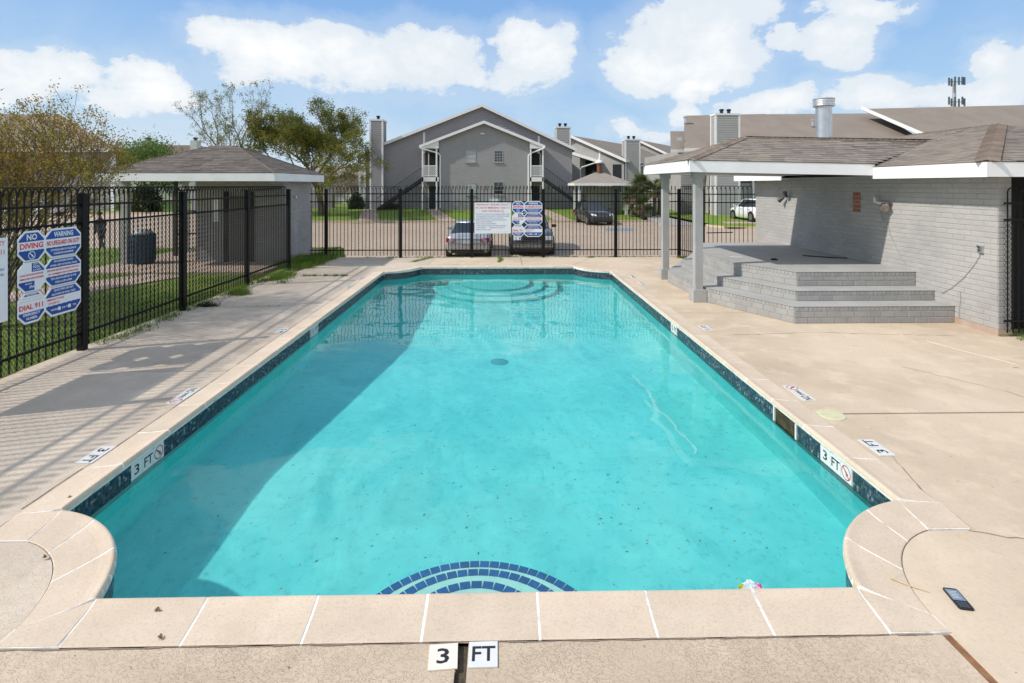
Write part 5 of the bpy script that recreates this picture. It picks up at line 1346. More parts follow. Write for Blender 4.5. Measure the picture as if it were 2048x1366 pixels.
chimney(b3, 17.55, 19.55, 43.2, 44.2, -.3, 8.25, M_LAPL, 2)
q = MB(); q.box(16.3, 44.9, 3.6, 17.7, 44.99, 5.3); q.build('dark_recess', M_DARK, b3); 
for z in (.3, 1.0, 1.6, 2.2, 2.7):
    q = MB(); q.box(16.1, 44.6, z, 17.2, 45.0, z+.12); q.build('stair_tread', mat('wood_tread', (.25, .17, .11), .8) if z < .5 else bpy.data.materials['wood_tread'], b3)
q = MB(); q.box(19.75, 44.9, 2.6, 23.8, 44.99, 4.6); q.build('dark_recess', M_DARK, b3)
for x in (20.0, 21.4, 23.6):
    q = MB(); q.box(x-.08, 44.7, -.1, x+.08, 44.86, 5.4); q.build('gallery_post', M_TRIM, b3)
wall_window(b3, (18.6, 45.0-.03, .9), (1,0,0), (0,-1,0), .9, 1.9, M_GLASS, (2, 2))
wall_window(b3, (22.4, 45.0-.03, .9), (1,0,0), (0,-1,0), 1.3, 1.5, M_GLASS, (2, 2))
q = MB(); q.box(15.2, 45.3, 6.2, 15.5, 45.8, 6.5); q.build('roof_vent', M_METAL, b3)
for (x, y, z) in ((16.9, 48.5, 8.3), (29, 49, 8.1)): 
    q = MB(); q.lathe((x, y, z-.2), [(.12, 0), (.12, .45), (.2, .5), (.2, .6)], 10); q.build('roof_vent', M_METAL, b3)

# mailbox kiosk with hip roof
ks = thing('mail_kiosk', 'small kiosk with pale hipped roof and rusty stack in front of the far houses', 'kiosk', (8.4, 46.5, 0))
def hip(t, x0, x1, y0, y1, z, h, m, fas=M_TRIM):
    r = (y1-y0)/2; c = (y0+y1)/2; P = [(x0,y0,z), (x1,y0,z), (x1,y1,z), (x0,y1,z)]; a = (x0+r, c, z+h); b = (x1-r, c, z+h)
    for Pp in ([P[0], P[1], b, a], [P[1], P[2], b], [P[2], P[3], a, b], [P[3], P[0], a]): plane_obj(Pp, 'roof', m, t, .05)
    for i in range(4):
        A, Bq = Vector(P[i]), Vector(P[(i+1) % 4]); board([A, Bq], .2, .04, 'fascia_board', fas, t)
hip(ks, 6.1, 11.1, 44.4, 48.6, 2.55, .95, mat('roof_pale_tan', (.29, .25, .215), .95, .15, 3))
for x, y in ((6.6, 44.9), (10.6, 44.9), (6.6, 48.1), (10.6, 48.1)):
    q = MB(); q.box(x-.1, y-.1, -.4, x+.1, y+.1, 2.35); q.build('kiosk_post', M_TRIM, ks)
q = MB(); q.box(7.6, 46.2, -.4, 10.4, 47.8, 2.3); q.build('kiosk_core', M_BWALL, ks)
q = MB(); q.lathe((8.6, 46.5, 3.4), [(.22, 0), (.22, .75), (.28, .8), (.28, .9)], 12); q.build('kiosk_stack', mat('stack_rust', (.17, .08, .05), .8), ks)
q = MB(); q.lathe((8.6, 46.5, 4.3), [(.14, 0), (.34, .02), (.34, .12), (.3, .2), (.1, .3), (.1, .42), (.03, .44)], 14); q.build('stack_cowl', M_TRIM, ks)

# houses at the left
b4 = thing('apartment_house', 'brown-roofed grey house behind the bare shrub at the left edge', 'apartment house', (-45, 56, -.2))
q = MB(); q.extr([(-80, 56, -.6), (-40.2, 56, -.6), (-51.5, 72, -.6), (-80, 72, -.6)], (0, 0, 6.6)); q.build('wall', M_LAP, b4)
plane_obj([(-82, 55.3, 6.1), (-39.5, 55.3, 6.1), (-51.9, 63.5, 10.7), (-82, 63.5, 10.7)], 'roof', M_ROOF_F, b4, .12)
plane_obj([(-39.5, 55.3, 6.1), (-52, 72.5, 6.1), (-51.9, 63.5, 10.7)], 'roof', M_ROOF_F, b4, .12)
q = MB(); q.box(-81, 55.24, 5.8, -39.5, 55.29, 6.12); q.build('eave_fascia', M_TRIM, b4)
q = MB(); q.box(-40.5, 55.85, -.5, -40.15, 56.1, 5.78); q.build('corner_trim', M_TRIM, b4)
for x_ in (-43.0, -50, -57):
    wall_window(b4, (x_, 56, .9), (1,0,0), (0,-1,0), 1.4, 1.6, M_GLASSB, (1, 2)); wall_window(b4, (x_, 56, 3.6), (1,0,0), (0,-1,0), 1.4, 1.4, M_GLASS, (1, 2))
b5 = thing('house', 'far house with rusty brown roof and white chimneys peeping over the shed', 'house', (-55, 85, 0))
q = MB(); q.box(-61, 84, -.5, -48, 94, 7.0); q.build('wall', mat('house_white', (.62, .62, .60), .8), b5)
plane_obj([(-62, 83.4, 6.9), (-47, 83.4, 6.9), (-50, 89, 9.0), (-59.5, 89, 9.0)], 'roof', mat('roof_rusty', (.16, .11, .085), .95, .2, 1), b5, .12)
plane_obj([(-47, 83.4, 6.9), (-47, 94.6, 6.9), (-50, 89, 9.0)], 'roof', bpy.data.materials['roof_rusty'], b5, .12)
for x in (-54.8, -47.6):
    q = MB(); q.box(x-.5, 83, 4, x+.5, 84.2, 9.3); q.build('chimney', bpy.data.materials['house_white'], b5); pots(b5, (x, 83.6, 9.3), 1, .25, .5)
b6 = thing('house', 'low white house seen between the tree trunk and the twin-gabled house', 'house', (-21, 66, 0))
q = MB(); q.box(-19.6, 66, -.4, -16.4, 74, 3.6); q.build('wall', bpy.data.materials['house_white'], b6); plane_obj([(-24.6, 65.4, 3.5), (-16, 65.4, 3.5), (-17.5, 70, 4.9), (-23.5, 70, 4.9)], 'roof', M_ROOF_F, b6, .12)
wall_window(b6, (-18, 66, .8), (1,0,0), (0,-1,0), 1.2, 1.6, M_GLASS, (2, 2))
q = MB(); q.box(-24.2, 66.1, -.4, -19.61, 74, 3.5); q.build('side_wall', M_BWL, b6)
q = MB(); q.box(-30, 52, -.4, -16.5, 53, 1.9); lw = q.build('garden_wall', M_BWALL, None); tag(lw, 'low grey wall running behind the leaning tree trunk', 'wall')
# cell tower
ct = thing('cell_tower', 'slim cell tower with two rings of antennas above the big roof', 'cell tower', (104, 120, 0))
q = MB(); q.tube([(0, 0, 0), (0, 0, 26.5)], [.5, .35], 10); q.build('mast', mat('mast_grey', (.42, .45, .46), .6), ct, world=False)
am = MB(); am.box(-.16, -.1, -.9, .16, .1, .9); ame = am.mesh('antenna', mat('antenna_grey', (.10, .14, .15), .6))
for zz in (26.0, 21.4):
    q = MB(); q.tube([(-1.9, -.6, zz), (1.9, -.6, zz)], .07, 6); q.build('antenna_frame', bpy.data.materials['antenna_grey'], ct, world=False)
    for x in (-1.8, -1.2, -.4, .5, 1.3, 1.8): link('antenna', ame, ct, (x, -.7, zz+random.uniform(-.2, .3)))

# ================================================================== trees and plants
def leaf_mat(name, c1, c2, c3=None):
    m = N(name); c = m.mix(m.ramp(m.rand(), 0, 1), c1, c2)
    c = m.mix(m.ramp(m.noise(1.1, 5, .6), .42, .62), c, c3 or c1)
    m.out(c, .6, spec=.25)
    tr = m.n.new('ShaderNodeBsdfTranslucent'); m.l.new(c, tr.inputs[0]); mx = m.n.new('ShaderNodeMixShader'); mx.inputs[0].default_value = .3
    m.l.new(m.b.outputs[0], mx.inputs[1]); m.l.new(tr.outputs[0], mx.inputs[2]); m.l.new(mx.outputs[0], m.o.inputs[0]); return m.m
M_BARK = mat('bark_grey', (.16, .13, .105), .95, .35, 8, .7, 30)
M_BARKP = mat('bark_pale', (.26, .22, .18), .95, .3, 8, .5, 30)
def leaves(pts, size, seed=0, flat=.0):
    rg = np.random.default_rng(seed); pts = np.asarray(pts); n = len(pts)
    a = rg.normal(size=(n, 3)); a /= np.linalg.norm(a, axis=1)[:, None]; b = rg.normal(size=(n, 3)); b -= a*np.sum(a*b, 1)[:, None]; b /= np.linalg.norm(b, axis=1)[:, None]
    s = size*rg.uniform(.6, 1.3, (n, 1)); a = a*s; b = b*s*.5
    V = np.stack([pts-a, pts+b-a*.1, pts+a, pts-b-a*.1], 1).reshape(-1, 3); Q = np.arange(4*n).reshape(n, 4); return V, Q
def grow(base, d, length, rad, level, maxl, rg, spread, nch, up, segs, tips, bend=.22, mids=None):
    P = [Vector(base)]; d = Vector(d).normalized(); n = 4; L = length
    for i in range(n):
        d = (d+Vector((rg.uniform(-bend, bend), rg.uniform(-bend, bend), rg.uniform(-bend*.5, bend)+up*.1))).normalized(); P.append(P[-1]+d*L/n)
    r1 = rad*.62 if level < maxl else rad*.3
    segs.append((P, [rad+(r1-rad)*i/n for i in range(n+1)], level))
    if level >= maxl: tips.append((P[-1], P[-1]-P[0])); return
    if mids is not None and level >= maxl-1: mids.append(P[2])
    k = nch[level] if level < len(nch) else nch[-1]
    for i in range(k):
        t = 1.0 if i < 2 else rg.uniform(.45, .95); at = P[0].lerp(P[-1], 0) if t == 0 else P[min(n, int(t*n))]
        ax = d.orthogonal().normalized(); ax.rotate(Matrix.Rotation(2*math.pi*(i/k+rg.uniform(-.12, .12))+level, 3, d))
        sp = spread[level] if level < len(spread) else spread[-1]
        nd = (d*math.cos(sp)+ax*math.sin(sp)+Vector((0, 0, up*.3))).normalized()
        grow(at, nd, length*rg.uniform(.62, .86), r1*rg.uniform(.7, .95), level+1, maxl, rg, spread, nch, up, segs, tips, bend, mids)
def tree(name, label, cat, base, d, length, rad, maxl, spread, nch, up, leafm, bark, nleaf, lsize, lrad, seed, group=None, bend=.22, starts=None, squash=1.0, minr=.012, clip=None):
    rg = random.Random(seed); t = thing(name, label, cat, base, group=group); segs = []; tips = []; mids = []
    for (d_, L_, r_) in (starts or [(d, length, rad)]): grow((0, 0, -.1), d_, L_, r_, 0, maxl, rg, spread, nch, up, segs, tips, bend, mids)
    q = MB(); q2 = MB()
    for P, rs, lv in segs: (q if lv < 2 else q2).tube([(p.x, p.y, p.z*squash if p.z > 0 else p.z) for p in P], [max(minr*.6, r) for r in rs], 7 if lv < 2 else 4, cap=False)
    q.build('trunk', bark, t, smooth=True, world=False)
    if q2.v: q2.build('branches', bark, t, world=False, kind='stuff')
    rgn = np.random.default_rng(seed); C = np.array([tuple(p) for p, _ in tips]+[tuple(p) for p in mids]); C[:, 2] *= squash
    pick = rgn.integers(0, len(C), nleaf); pts = C[pick]+rgn.normal(size=(nleaf, 3))*lrad
    if clip: pts = pts[clip(pts)]
    V, Q = leaves(pts, lsize, seed); link('crown', bigmesh('crown', V, Q, leafm), t, kind='stuff')
    return t
M_OAK = leaf_mat('oak_leaves', (.14, .17, .028), (.08, .105, .02), (.24, .22, .04))
M_SPARSE = leaf_mat('sparse_leaves', (.17, .20, .05), (.12, .15, .04), (.24, .24, .09))
M_MYRT = leaf_mat('shrub_leaves', (.33, .28, .03), (.15, .15, .025), (.34, .20, .04))
M_GREEN = leaf_mat('fresh_leaves', (.13, .21, .045), (.09, .16, .035), (.17, .23, .06))
M_DKGREEN = leaf_mat('dark_leaves', (.035, .06, .018), (.05, .08, .022))
tree('oak_tree', 'spreading olive-green oak with a leaning forked trunk left of the twin-gabled house', 'tree', (-15.2, 45, .0), (-.15, 0, 1), 2.9, .27, 5,
     (.82, .66, .6, .55, .5), (5, 3, 3, 4, 4), .18, M_OAK, M_BARK, 62000, .072, .18, 12, bend=.22, squash=.92, starts=[((.02, 0, 1), 3.45, .28)])
tree('bare_tree', 'tall half-bare pale tree with thin leaves rising behind the shed roof', 'tree', (-22.6, 47, -.3), (0, 0, 1), 4.0, .24, 5,
     (.55, .55, .55, .5, .5), (3, 3, 3, 3, 3), .28, M_SPARSE, M_BARKP, 9500, .055, .12, 31, bend=.25, squash=.92)
tree('garden_tree', 'bright green young tree far behind the shed roof', 'tree', (-52, 78, -.3), (0, 0, 1), 4.3, .2, 4, (.6,), (4, 3, 3, 3), .3, M_GREEN, M_BARK, 9000, .16, .8, 6, squash=.75)
tree('garden_tree', 'second fresh green tree beside the far rusty roof', 'tree', (-48.5, 76, -.3), (0, 0, 1), 3.7, .18, 4, (.6,), (4, 3, 3, 3), .3, M_GREEN, M_BARK, 8000, .15, .7, 9, squash=.7)
tree('garden_tree', 'small round olive tree far behind the oak trunk', 'tree', (-24, 74, -.3), (0, 0, 1), 2.3, .16, 4, (.6,), (3, 3, 3, 3), .3, M_OAK, M_BARK, 7000, .15, .7, 10, squash=.8)
tree('bare_bush', 'leafless pinkish bush standing right of the oak trunk', 'bush', (-14.6, 51, .1), (0, 0, 1), 1.5, .05, 4, (.5,), (4, 4, 3, 3), .1, mat('twig_pink', (.36, .27, .22), .9, .2, 3), mat('twig_bark', (.33, .26, .21), .9, .2, 3), 2600, .05, .3, 3,
     starts=[((.5, 0, 1), 1.3, .05), ((-.5, .2, 1), 1.3, .05), ((0, -.3, 1), 1.4, .05)], minr=.02)
# shrub of many thin stems behind the near left fence
st_ = []
rr = random.Random(17)
for i in range(14):
    a = rr.uniform(0, 6.28); st_.append(((.42*math.cos(a), .42*math.sin(a), 1.2), rr.uniform(1.12, 1.5), rr.uniform(.018, .035)))
tree('crape_myrtle', 'wide many-stemmed shrub with thin brown and olive leaves behind the near fence', 'shrub', (-8.75, 9.2, -.03), (0, 0, 1), 1.6, .03, 4, (.42, .5, .55), (3, 3, 3, 3), .25,
     M_MYRT, mat('myrtle_bark', (.15, .105, .07), .9, .3, 8), 30000, .023, .06, 17, bend=.16, starts=st_, minr=.005, clip=lambda p: p[:, 2] > 1.75+.5*np.sin(p[:, 0]*4))
st_ = []
for i in range(9):
    a = rr.uniform(0, 6.28); st_.append(((.6*math.cos(a), .6*math.sin(a), 1.1), rr.uniform(1.0, 1.3), rr.uniform(.018, .035)))
tree('crape_myrtle', 'darker twin shrub of thin stems just left of and behind the first', 'shrub', (-10.9, 10.6, -.03), (0, 0, 1), 1.6, .03, 4, (.45, .5, .55), (3, 3, 3, 3), .22,
     M_MYRT, bpy.data.materials['myrtle_bark'], 18000, .026, .07, 23, bend=.16, starts=st_, minr=.005, clip=lambda p: p[:, 2] > 1.75+.5*np.sin(p[:, 0]*4))
# low dark bushes by the house walls
def bush(label, c, rx, ry, rz, m, n, size, seed, name='bush'):
    rgn = np.random.default_rng(seed); u = rgn.normal(size=(n, 3)); u /= np.linalg.norm(u, axis=1)[:, None]; r = rgn.uniform(.35, 1.0, (n, 1))**.6
    lump = 1+.22*np.sin(u[:, :1]*5+seed)*np.cos(u[:, 1:2]*6+u[:, 2:]*4)
    pts = u*r*lump*np.array([rx, ry, rz]); pts[:, 2] = np.abs(pts[:, 2]+rz*.25)
    t = thing(name, label, 'bush', c); V, Q = leaves(pts, size, seed); link('foliage', bigmesh('foliage', V, Q, m), t, kind='stuff')
    q = MB(); rq = random.Random(seed)
    for i in range(7): q.tube([(0, 0, -.05), (rq.uniform(-.5, .5)*rx, rq.uniform(-.5, .5)*ry, rz*rq.uniform(.5, 1))], [.03, .008], 5)
    q.build('stems', M_BARK, t, world=False, kind='stuff'); return t
bush('dark bush at the foot of the right outside stair', (7.7, 49.3, .1), .9, .6, .75, M_DKGREEN, 2600, .07, 2)
bush('dark bush at the foot of the left outside stair', (-10.3, 49.6, .1), 1.0, .4, .5, M_DKGREEN, 1800, .07, 4)
bush('clipped dark shrub between the left chimney and the oak', (-13.6, 50.0, .1), .8, .6, 1.2, M_DKGREEN, 2600, .08, 5)
bush('tall dark evergreen shrub against the grey house beyond the car park', (-36.5, 55.2, -.3), 1.6, .8, 2.4, M_DKGREEN, 4000, .13, 6)
bush('low dark shrub before the lap-sided wall under the big roof', (19.2, 44.2, -.05), .7, .5, .7, M_DKGREEN, 1800, .07, 7)
# fan palms
M_PALM = leaf_mat('palm_leaf', (.085, .13, .035), (.055, .09, .025), (.17, .18, .07)); M_PALMD = mat('palm_dead_frond', (.20, .13, .075), .9, .3, 3)
def palm(label, loc, h, seed, nf=34, R_=1.15):
    rq = random.Random(seed); t = thing('fan_palm', label, 'palm', loc, group='fan palms in a clump by the far lawn path')
    q = MB(); q.tube([(0, 0, -.1), (.05, 0, h*.5), (0, .03, h)], [.2, .16, .18], 10); q.build('trunk', M_BARK, t, world=False)
    fm = MB()
    k = 13        # one fan: stalk and pleated fingers
    fm.tube([(0, 0, 0), (R_*.45, 0, .06)], [.018, .01], 4)
    for i in range(k):
        a = math.pi*(i/(k-1)-.5)*1.25; c = Vector((R_*.45, 0, .06)); d = Vector((math.cos(a), math.sin(a), -.06)); s = Vector((-math.sin(a), math.cos(a), 0)); L_ = R_*.62*(1-.25*abs(a)/2)
        fm.add([c, c+d*L_*.55-s*.045+Vector((0,0,.02)), c+d*L_+Vector((0, 0, -.10)), c+d*L_*.55+s*.045+Vector((0,0,.02))], [(0,1,2,3)])
    me = fm.mesh('frond', M_PALM); me2 = fm.mesh('frond', M_PALMD)
    for i in range(nf):
        el = rq.uniform(-.9, 1.3); az = rq.uniform(0, 6.28); o = link('frond', me2 if el < -.55 else me, t, (0, 0, h)); o.rotation_euler = (rq.uniform(-.4, .4), -el, az); s = rq.uniform(.8, 1.1); o.scale = (s, s, s)
palm('leftmost and shortest fan palm of the clump', (10.7, 43.6, -.15), 1.7, 1); palm('tall middle fan palm of the clump', (11.7, 44.6, -.1), 2.5, 2, 40)
palm('fan palm nearest the porch posts in the clump', (12.7, 43.9, -.1), 2.0, 3); palm('low bushy fan palm in front of the clump', (11.5, 43.0, -.2), 1.0, 4, 30)
palm('rear fan palm peeping over the right of the clump', (13.5, 45.2, -.1), 2.2, 5)

# grass: blades on the near lawn, rough tufts at the fence foot and in the joints
M_BLADE = leaf_mat('grass_blade', (.10, .16, .03), (.075, .12, .02), (.20, .20, .07)); M_WEED = leaf_mat('weed_blade', (.13, .23, .03), (.20, .28, .05), (.09, .16, .02))
def blades(pts, h, w, seed):
    rg = np.random.default_rng(seed); n = len(pts); a = rg.uniform(0, 2*np.pi, n); hh = h*rg.uniform(.5, 1.3, n); ln = rg.normal(size=(n, 2))*.45*hh[:, None]
    dx = np.stack([np.cos(a), np.sin(a), np.zeros(n)], 1)*w; top = pts+np.concatenate([ln, hh[:, None]], 1)
    V = np.stack([pts-dx, pts+dx, top], 1).reshape(-1, 3); return V, np.arange(3*n).reshape(n, 3)
rg = np.random.default_rng(5)
n = 90000; P = np.stack([-6.25-rg.uniform(0, 1, n)**1.5*12, rg.uniform(4.5, 20.9, n), np.full(n, -.04)], 1)
patchy = np.sin(P[:, 0]*1.7+P[:, 1]*.9)+np.sin(P[:, 1]*2.3-P[:, 0])+rg.normal(size=n)*.8; P = P[patchy > -1.0]
inslab = (P[:, 0] > -11.75) & (P[:, 1] > 14.55) & (P[:, 1] < 19.45); P = P[~inslab]
u_ = (P[:, 0]+9.0)*.75-(P[:, 1]-13.2)*.62; onpath = (np.abs((P[:, 0]+9.8)*.80-(P[:, 1]-12.6)*.60) < .95) & (P[:, 1] < 14.6) & (P[:, 1] > 9); P = P[~onpath]
V, Q = blades(P, .055, .006, 3); c0 = np.array([-12., 12., 0.]); g = link('grass', bigmesh('grass', V-c0, Q, M_BLADE), None, c0, kind='stuff')
def tufts(label, spots, h, nper, seed, name='weeds', r=.12, m=M_WEED):
    rg = np.random.default_rng(seed); P = []
    for (x, y) in spots:
        k = rg.poisson(nper); q_ = rg.normal(size=(k, 2))*r; P.append(np.column_stack([x+q_[:, 0], y+q_[:, 1], np.full(k, -.01)]))
    P = np.concatenate(P); c = P.mean(0); c[2] = 0; V, Q = blades(P-c, h, .007, seed); V = np.where(np.isnan(V), 0, V)
    o = link(name, bigmesh(name, V, Q, m), None, c); return tag(o, label, 'weeds', 'weeds growing round the deck')
rr = random.Random(2)
tufts('thick grass growing between the shed wall and the deck corner', [(-5.55-rr.random()*1.1, 15.4+rr.random()*2.4) for _ in range(60)], .16, 90, 1, r=.14)
tufts('ragged weeds along the foot of the left fence', [(-6.02+rr.gauss(0, .05), 8.2+rr.random()*6.8) for _ in range(60)], .08, 26, 2, r=.08)
tufts('bright weed clump against the left fence near its third post', [(-5.85+rr.gauss(0, .12), 11.9+rr.gauss(0, .25)) for _ in range(12)], .12, 60, 3, r=.07)
tufts('bright weed clump against the left fence near its last post', [(-5.75+rr.gauss(0, .14), 13.9+rr.gauss(0, .4)) for _ in range(18)], .13, 60, 4, r=.09)
tufts('small dark weed at the end of a deck joint', [(-5.75+rr.gauss(0, .1), 10.62) for _ in range(5)], .11, 60, 5, r=.05, m=M_DKGREEN)
tufts('row of low weeds in the deck joint before the shed corner', [(-5.2+.085*i+rr.gauss(0, .03), 14.11) for i in range(14)], .07, 30, 6, r=.035)
tufts('scattered sprouts in the middle left deck joint', [(-5.5+.22*i, 10.62) for i in range(6)], .035, 7, 7, r=.02)
tufts('slanting weed streak by the far fence left of the silver car', [(-2.75+.05*i, 16.6+.11*i) for i in range(10)], .07, 45, 8, r=.05)
tufts('weed growing in the crack behind the middle of the far pool edge', [(-.03+rr.gauss(0, .02), 16.5+.12*i) for i in range(9)], .07, 30, 9, r=.03)
tufts('thin grass line under the far fence', [(-4.5+rr.random()*10.3, 17.66) for _ in range(90)], .06, 14, 10, r=.05)
tufts('grass patch at the foot of the pool house end wall', [(7.95+rr.random()*1.6, 7.95+rr.random()*.22) for _ in range(26)], .07, 55, 11, r=.06)
tufts('weeds where the far deck joint meets the fence', [(2.9+rr.gauss(0, .15), 17.55) for _ in range(6)], .06, 25, 12, r=.05)
tufts('grass tuft by the far fence corner under the porch side', [(5.9+rr.gauss(0, .15), 17.3) for _ in range(6)], .1, 35, 13, r=.08)

# ================================================================== cars
def paint(name, col, rough=.25, metal=.0): 
    m = N(name); return m.out(m.mix(m.ramp(m.noise(2.5, 5), .3, .7), col, tuple(x*.9 for x in col)), rough, None, metal, .6, Coat_Weight=.6, Coat_Roughness=.08)
M_TYRE = mat('tyre_rubber', (.018, .018, .018), .85, .2, 20); M_RIM = mat('wheel_rim', (.5, .5, .52), .3, .2, 10, metal=.8); M_CGLASS = mat('car_glass', (.02, .03, .036), .06, .2, 2, spec=.9)
M_CHROME = mat('chrome', (.75, .76, .78), .15, .1, 5, metal=1.0); M_TAIL = mat('tail_lamp_red', (.50, .015, .02), .2, .2, 5); M_LAMPC = mat('head_lamp_clear', (.72, .75, .78), .12, .1, 8, spec=.9)
M_PLASTIC = mat('bumper_black', (.02, .02, .022), .6, .2); M_PLATE = mat('number_plate', (.66, .67, .68), .5, .1)
def loft(rings, closed_ends=True):
    q = MB(); k = len(rings[0]); vs = [p for r in rings for p in r]; fs = []
    for i in range(len(rings)-1):
        for j in range(k): fs.append((i*k+j, i*k+(j+1) % k, (i+1)*k+(j+1) % k, (i+1)*k+j))
    if closed_ends: fs.append(tuple(range(k))[::-1]); fs.append(tuple(range((len(rings)-1)*k, len(rings)*k)))
    q.add(vs, fs); return q
def car(label, loc, rz, body, style, group='cars parked near the pool'):
    # local axes: +y is the front of the car
    sp = dict(sedan=dict(L=4.75, W=1.82, H=1.43, belt=.93, hood=.90, trunk=1.02, ws=(.95, .15), rw=(-1.05, -1.75)),
              suv=dict(L=4.45, W=1.82, H=1.66, belt=1.06, hood=1.02, trunk=1.08, ws=(.98, .35), rw=(-1.55, -2.0)),
              truck=dict(L=4.9, W=1.84, H=1.74, belt=1.10, hood=1.07, trunk=1.1, ws=(.85, .35), rw=(-1.8, -2.2)))[style]
    L_, W, H, belt, hood, trunk = (sp[k] for k in ('L', 'W', 'H', 'belt', 'hood', 'trunk')); hw = W/2
    t = thing('parked_car', label, 'car', loc, rz, group)
    def ring(y, w, zb, zt, crown): 
        return [(-w*.86, y, zb), (w*.86, y, zb), (w*.97, y, zb+.12), (w, y, zb+(zt-zb)*.55), (w*.97, y, zt-.10), (w*.88, y, zt-.015), (w*.4, y, zt+crown), (-w*.4, y, zt+crown), (-w*.88, y, zt-.015), (-w*.97, y, zt-.10), (-w, y, zb+(zt-zb)*.55), (-w*.97, y, zb+.12)]
    f, r = L_/2, -L_/2
    S_ = [(r, hw*.80, .42, trunk-.22, 0), (r+.06, hw*.90, .32, trunk-.08, .01), (r+.3, hw*.97, .24, trunk-.01, .02), (r+.8, hw, .2, belt+.04, .03), (-.4, hw, .19, belt, .02), (.6, hw, .19, belt-.01, .02), (sp['ws'][0]+.15, hw, .2, hood+.02, .03),
          (f-.75, hw*.98, .2, hood-.04, .035), (f-.32, hw*.93, .22, hood-.12, .03), (f-.08, hw*.84, .27, hood-.26, .01), (f, hw*.74, .36, hood-.40, 0)]
    q = loft([ring(*s) for s in S_]); q.build('body', body, t, smooth=True, world=False)
    # cabin: glasshouse loft, dark glass; roof and pillars on top
    def cr(y, w, z): return (y, w, z)
    w0, w1 = hw*.90, hw*.70; yb0, yb1 = sp['rw'][1]+(.0 if style != 'sedan' else -.05), sp['rw'][0]; yf0, yf1 = sp['ws'][0], sp['ws'][1]
    zt = H
    def gr(y, wb, wt, z0, z1): return [(-wb, y, z0), (wb, y, z0), (wt, y, z1), (-wt, y, z1)]
    base = [(-w0*.92, yb0, belt-.02), (w0*.92, yb0, belt-.02), (w0, 0, belt-.02), (w0*.9, yf0, belt-.03), (-w0*.9, yf0, belt-.03), (-w0, 0, belt-.02)]
    top = [(-w1*.92, yb1, zt-.07), (w1*.92, yb1, zt-.07), (w1, (yb1+yf1)/2, zt-.05), (w1*.93, yf1, zt-.08), (-w1*.93, yf1, zt-.08), (-w1, (yb1+yf1)/2, zt-.05)]
    q = MB(); q.add(base+top, [(i, (i+1) % 6, 6+(i+1) % 6, 6+i) for i in range(6)]); q.build('glasshouse', M_CGLASS, t, world=False)
    tp = [Vector(p) for p in top]; cen = sum(tp, Vector())/6
    low = [p+(p-cen).normalized()*.02-Vector((0,0,.012)) for p in tp]; mid = [p.lerp(cen, .10)+Vector((0,0,.045)) for p in tp]; hi = [p.lerp(cen, .35)+Vector((0,0,.075)) for p in tp]
    q = MB(); q.add(low+mid+hi, [(i, (i+1) % 6, 6+(i+1) % 6, 6+i) for i in range(6)]+[(6+i, 6+(i+1) % 6, 12+(i+1) % 6, 12+i) for i in range(6)]+[tuple(range(12, 18)), tuple(range(6))[::-1]]); q.build('roof', body, t, smooth=True, world=False)
    bs = [Vector(p) for p in base]
    for i in range(6):
        a, b = bs[i], tp[i]; rr_ = .032 if i in (2, 5) else .042; q = MB(); q.tube([a, b], rr_, 6); q.build('pillar', body if i not in (2, 5) else M_PLASTIC, t, world=False)
    # wheels and arches
    for x in (-1, 1):
        for y in (f-.88, r+.92):
            rad = .33 if style == 'sedan' else .36
            q = MB(); q.tube([(x*(hw-.20), y, rad+.01), (x*(hw+.003), y, rad+.01)], rad+.055, 20); q.build('wheel_arch', M_PLASTIC, t, world=False)
            q = MB(); q.tube([(x*(hw-.21), y, rad), (x*(hw-.2), y, rad), (x*(hw-.02), y, rad), (x*(hw+.012), y, rad)], [rad-.02, rad, rad, rad-.03], 22); w = q.build('wheel', M_TYRE, t, smooth=False, world=False)
            q = MB(); q.tube([(x*(hw+.0125), y, rad), (x*(hw+.018), y, rad)], rad*.62, 18); o = q.build('rim', M_RIM, t, world=False); o.parent = w
            q = MB(); 
            for k in range(5): a = k*1.2566; q.obox((x*(hw+.019), y+.11*math.cos(a+.6), rad+.11*math.sin(a+.6)), (.002, 0, 0), (0, .03, .0), (0, 0, .03))
            o = q.build('rim_hole', M_TYRE, t, world=False, kind='stuff'); o.parent = w
        # mirrors
        q = MB(); q.obox((x*(hw+.10), sp['ws'][0]-.12, belt+.06), (.09, 0, 0), (0, .05, .01), (0, 0, .06)); q.build('side_mirror', body if style != 'truck' else M_PLASTIC, t, world=False)
    # lamps
    for x in (-1, 1):
        if style == 'sedan':
            q = MB(); q.extr([(x*hw*.52, r-.012, trunk-.20), (x*hw*.93, r+.05, trunk-.16), (x*hw*.93, r+.05, trunk-.33), (x*hw*.62, r-.012, trunk-.34)], (0, .09, 0)); q.build('tail_lamp', M_TAIL, t, world=False)
        else:
            q = MB(); q.extr([(x*hw*.82, r-.01, trunk-.12), (x*hw*.96, r+.05, trunk-.12), (x*hw*.96, r+.05, trunk-.42), (x*hw*.82, r-.01, trunk-.38)], (0, .09, 0)); q.build('tail_lamp', M_TAIL, t, world=False)
        hz = hood-.27
        if style == 'truck': P = [(x*hw*.55, f+.006, hz-.09), (x*hw*.86, f-.05, hz-.09), (x*hw*.86, f-.07, hz+.07), (x*hw*.55, f-.02, hz+.07)]
        else: P = [(x*hw*.50, f-.02, hz-.07), (x*hw*.84, f-.16, hz-.05), (x*hw*.95, f-.34, hz+.10), (x*hw*.58, f-.10, hz+.06)]
        q = MB(); q.extr(P, (0, .05, 0)); q.build('headlight', M_LAMPC, t, world=False)
    q = MB(); q.box(-hw*.46, f-.03, hood-.40, hw*.46, f+.012, hood-.22); g = q.build('grille', M_PLASTIC, t, world=False)
